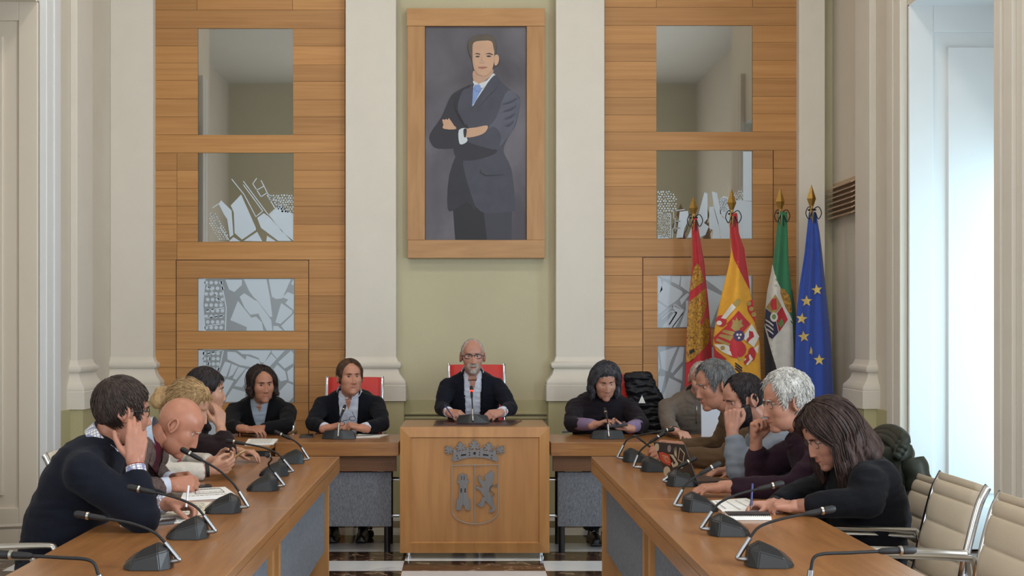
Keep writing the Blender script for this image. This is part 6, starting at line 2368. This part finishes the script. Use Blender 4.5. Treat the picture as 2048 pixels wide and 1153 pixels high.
def phone(label, c, ax, up, w, h, m, screen=lcd_m):
    ax, up = V(ax).normalized(), V(up).normalized()
    up = (up - ax * up.dot(ax)).normalized()
    n = ax.cross(up)
    M = Matrix((ax, up, n)).transposed().to_4x4()
    M.translation = V(c)
    r = empty('smartphone', c, label, 'phone', 'phones')
    MB(c).box((-w / 2, -h / 2, -.004), (w / 2, h / 2, .004), M=M).build('case', m, r, bevel=.003)
    MB(c).box((-w / 2 + .004, -h / 2 + .006, .0041), (w / 2 - .004, h / 2 - .006, .0047), M=M).build('screen', screen, r)
    return r


phone('gold phone held by the blonde woman', P(463, 921, 5.70), (.2, 1, .1), (1, -.1, .75), .072, .145, mat('gold_phone', '#b3936a', .35))
phone('black phone held by the man in olive brown', P(1291, 888, 6.25), (0, 1, .0), (-1, 0, .75), .07, .14, black_m)
phone('black phone held by the woman in the aubergine cardigan', P(1232, 850, 8.05), (1, .1, .1), (0, 1, .35), .14, .07, black_m)

# spectacles held by the suited man
r = empty('spectacles', P(692, 842, 8.05), 'dark spectacles dangling from the suited man\'s fingers', 'spectacles')
O_ = r.location.copy()
for (u, v) in ((683, 848), (705, 838)):
    c = P(u, v, 8.04)
    MB(O_).tube([c + V((.020 * math.cos(a), 0, .014 * math.sin(a))) for a in [2 * PI * j / 16 for j in range(17)]], .0018, 6, cap=False).build('rim', gm_dark, r, smooth=True)
MB(O_).tube([P(686, 842, 8.04), P(695, 841, 8.035), P(699, 840, 8.04)], .0018, 6).build('bridge', gm_dark, r, smooth=True)
for a_, b_2 in (((680, 846), (684, 832)), ((710, 836), (704, 824))):
    MB(O_).tube([P(*a_, 8.04), P(*b_2, 8.06)], .0018, 6).build('temple', gm_dark, r, smooth=True)

# ------------------------------------------------------------------ laptops
b0, b1 = T(1332, 953, TZ + .012), T(1394, 964, TZ + .012)
t0, t1 = P(1305.5, 884, b0.y + .03), P(1369, 890, b1.y + .03)
lap = empty('laptop', (b0 + b1) / 2 - V((0, 0, .012)), 'laptop with its lid covered in stickers', 'laptop')
O_ = lap.location.copy()
nb_ = (b1 - b0).cross(t0 - b0).normalized()
if nb_.y > 0:
    nb_ = -nb_
th_ = nb_ * -.006
al = mat('dark_aluminium', '#4b4340', .35, metal=.5)
MB(O_).add([b0, b1, t1, t0, b0 + th_, b1 + th_, t1 + th_, t0 + th_], [(0, 1, 2, 3), (7, 6, 5, 4), (0, 4, 5, 1), (1, 5, 6, 2), (2, 6, 7, 3), (3, 7, 4, 0)]).build('lid', al, lap, recalc=True, bevel=.002)
far = T(1468, 962, TZ + .012)
u_ = far - b1
u_.z = 0
bb = [b0, b1, b1 + u_, b0 + u_]
MB(O_).prism([(q.x, q.y) for q in bb], lambda u, v, w: (u, v, TZ + .001 + w), .012).build('keyboard_deck', al, lap)
sx0, sy0, ssc = 1230, 840, 7.208


def lidp(u, v, d):
    # zoomed photo pixel -> position on the lid by its own edges
    s = (u - 545 - (v - 310) * .40) / 455
    t = (v - 310 - s * 50) / 500
    q = t0.lerp(t1, s).lerp(b0.lerp(b1, s), t)
    return q + nb_ * (.0008 + d)


def sticker(m, *polys, off=0):
    mb = MB(O_)
    for pl in polys:
        mb.prism(pl, lambda u, v, d: lidp(u, v, d + off), .0006)
    mb.build('sticker', m, lap)


st_c, st_o, st_b = mat('sticker_cream', '#bba88c', .5), mat('sticker_orange', '#b8452a', .5), mat('sticker_brown', '#3b2620', .5)
sticker(st_c, circ((612, 392), 34, 58))
sticker(mat('sticker_mauve', '#8a7a78', .5), circ((800, 412), 28, 52))
sticker(st_c, [(870, 400), (890, 470), (900, 380), (912, 480), (915, 540), (880, 500)])
sticker(st_o, [(640, 470), (690, 460), (800, 500), (830, 600), (815, 660), (700, 610), (660, 560)])
sticker(st_c, [(690, 500), (775, 520), (812, 610), (735, 600)])
sticker(st_o, [(702, 512), (768, 530), (800, 600), (740, 590)], off=.0007)
sticker(st_c, [(728, 530), (762, 540), (755, 552), (735, 548), (740, 565), (770, 572), (778, 585), (742, 580)], off=.0014)
sticker(st_c, [(955, 395), (1035, 480), (1020, 540), (1010, 680), (975, 690), (985, 600), (930, 570)])
sticker(st_b, [(962, 415), (1022, 485), (1008, 540), (1000, 660), (985, 670), (995, 590), (942, 560)], off=.0007)
sticker(st_c, [(800, 490), (860, 500), (905, 570), (940, 620), (930, 650), (860, 680), (830, 620), (850, 600), (870, 640), (900, 610), (840, 530)])
sticker(st_c, circ((765, 740), 55, 75))
sticker(st_c, circ((900, 760), 45, 55))
sticker(st_b, circ((900, 760), 28, 36), off=.0007)
sticker(mat('sticker_green', '#4b6a4c', .5), [(1040, 740), (1110, 760), (1120, 790), (1050, 790)])

lw = empty('laptop', (1.70, 8.0, HZ), 'open white laptop in front of the man in the taupe jumper', 'laptop', rz=R(-14))
Mw_ = Matrix.Translation((1.70, 8.0, HZ)) @ Matrix.Rotation(R(-14), 4, 'Z')
wl_m = mat('white_aluminium', '#c3cbd8', .4)
MB((1.70, 8.0, HZ)).box((-.17, -.06, .001), (.17, .16, .014), M=Mw_).build('keyboard_deck', mat('pale_aluminium', '#b9bec6', .35, metal=.3), lw, bevel=.003)
Ml = Mw_ @ Matrix.Translation((0, -.06, .016)) @ Matrix.Rotation(R(12), 4, 'X')
MB((1.70, 8.0, HZ)).box((-.165, -.004, 0), (.165, .003, .215), M=Ml).build('lid', wl_m, lw, bevel=.002)
MB((1.70, 8.0, HZ)).box((-.155, .0031, .012), (.155, .0042, .205), M=Ml).build('screen', lcd_m, lw)

# embroidery on the blonde woman's jumper
B_ = CAST['blonde']['_']
em = [mat('thread_red', '#9b3a44', .8), mat('thread_blue', '#6f93a8', .8), mat('thread_black', '#2c2a30', .8)]
rr_ = random.Random(12)
for k in range(26):
    x, zz = rr_.uniform(-.02, .13), rr_.uniform(-.20, .10)
    c = B_['front'](x, zz, .003)
    a = rr_.uniform(0, PI)
    dv = B_['rt'] * math.cos(a) + B_['up'] * math.sin(a)
    pts = [c - dv * .02, c + B_['fw'] * .001 + B_['up'] * .008, c + dv * .02]
    MB(B_['O']).tube(smoothpath(pts, 4), .0045, 6).build('embroidery', em[k % 3], B_['root'], smooth=True)
# zip and pendant details
Lm = CAST['laptopman']['_']
MB(Lm['O']).tube([Lm['front'](0, z, .002) for z in (.16, .12, .08, .04)], .003, 6).build('zip', satin_m, Lm['root'], smooth=True)
D_ = CAST['dark']['_']
MB(D_['O']).ball(D_['MH'] @ V((.083, -.008, -.04)), .006, 8, 6).build('earring', gold_ring, D_['root'], smooth=True)
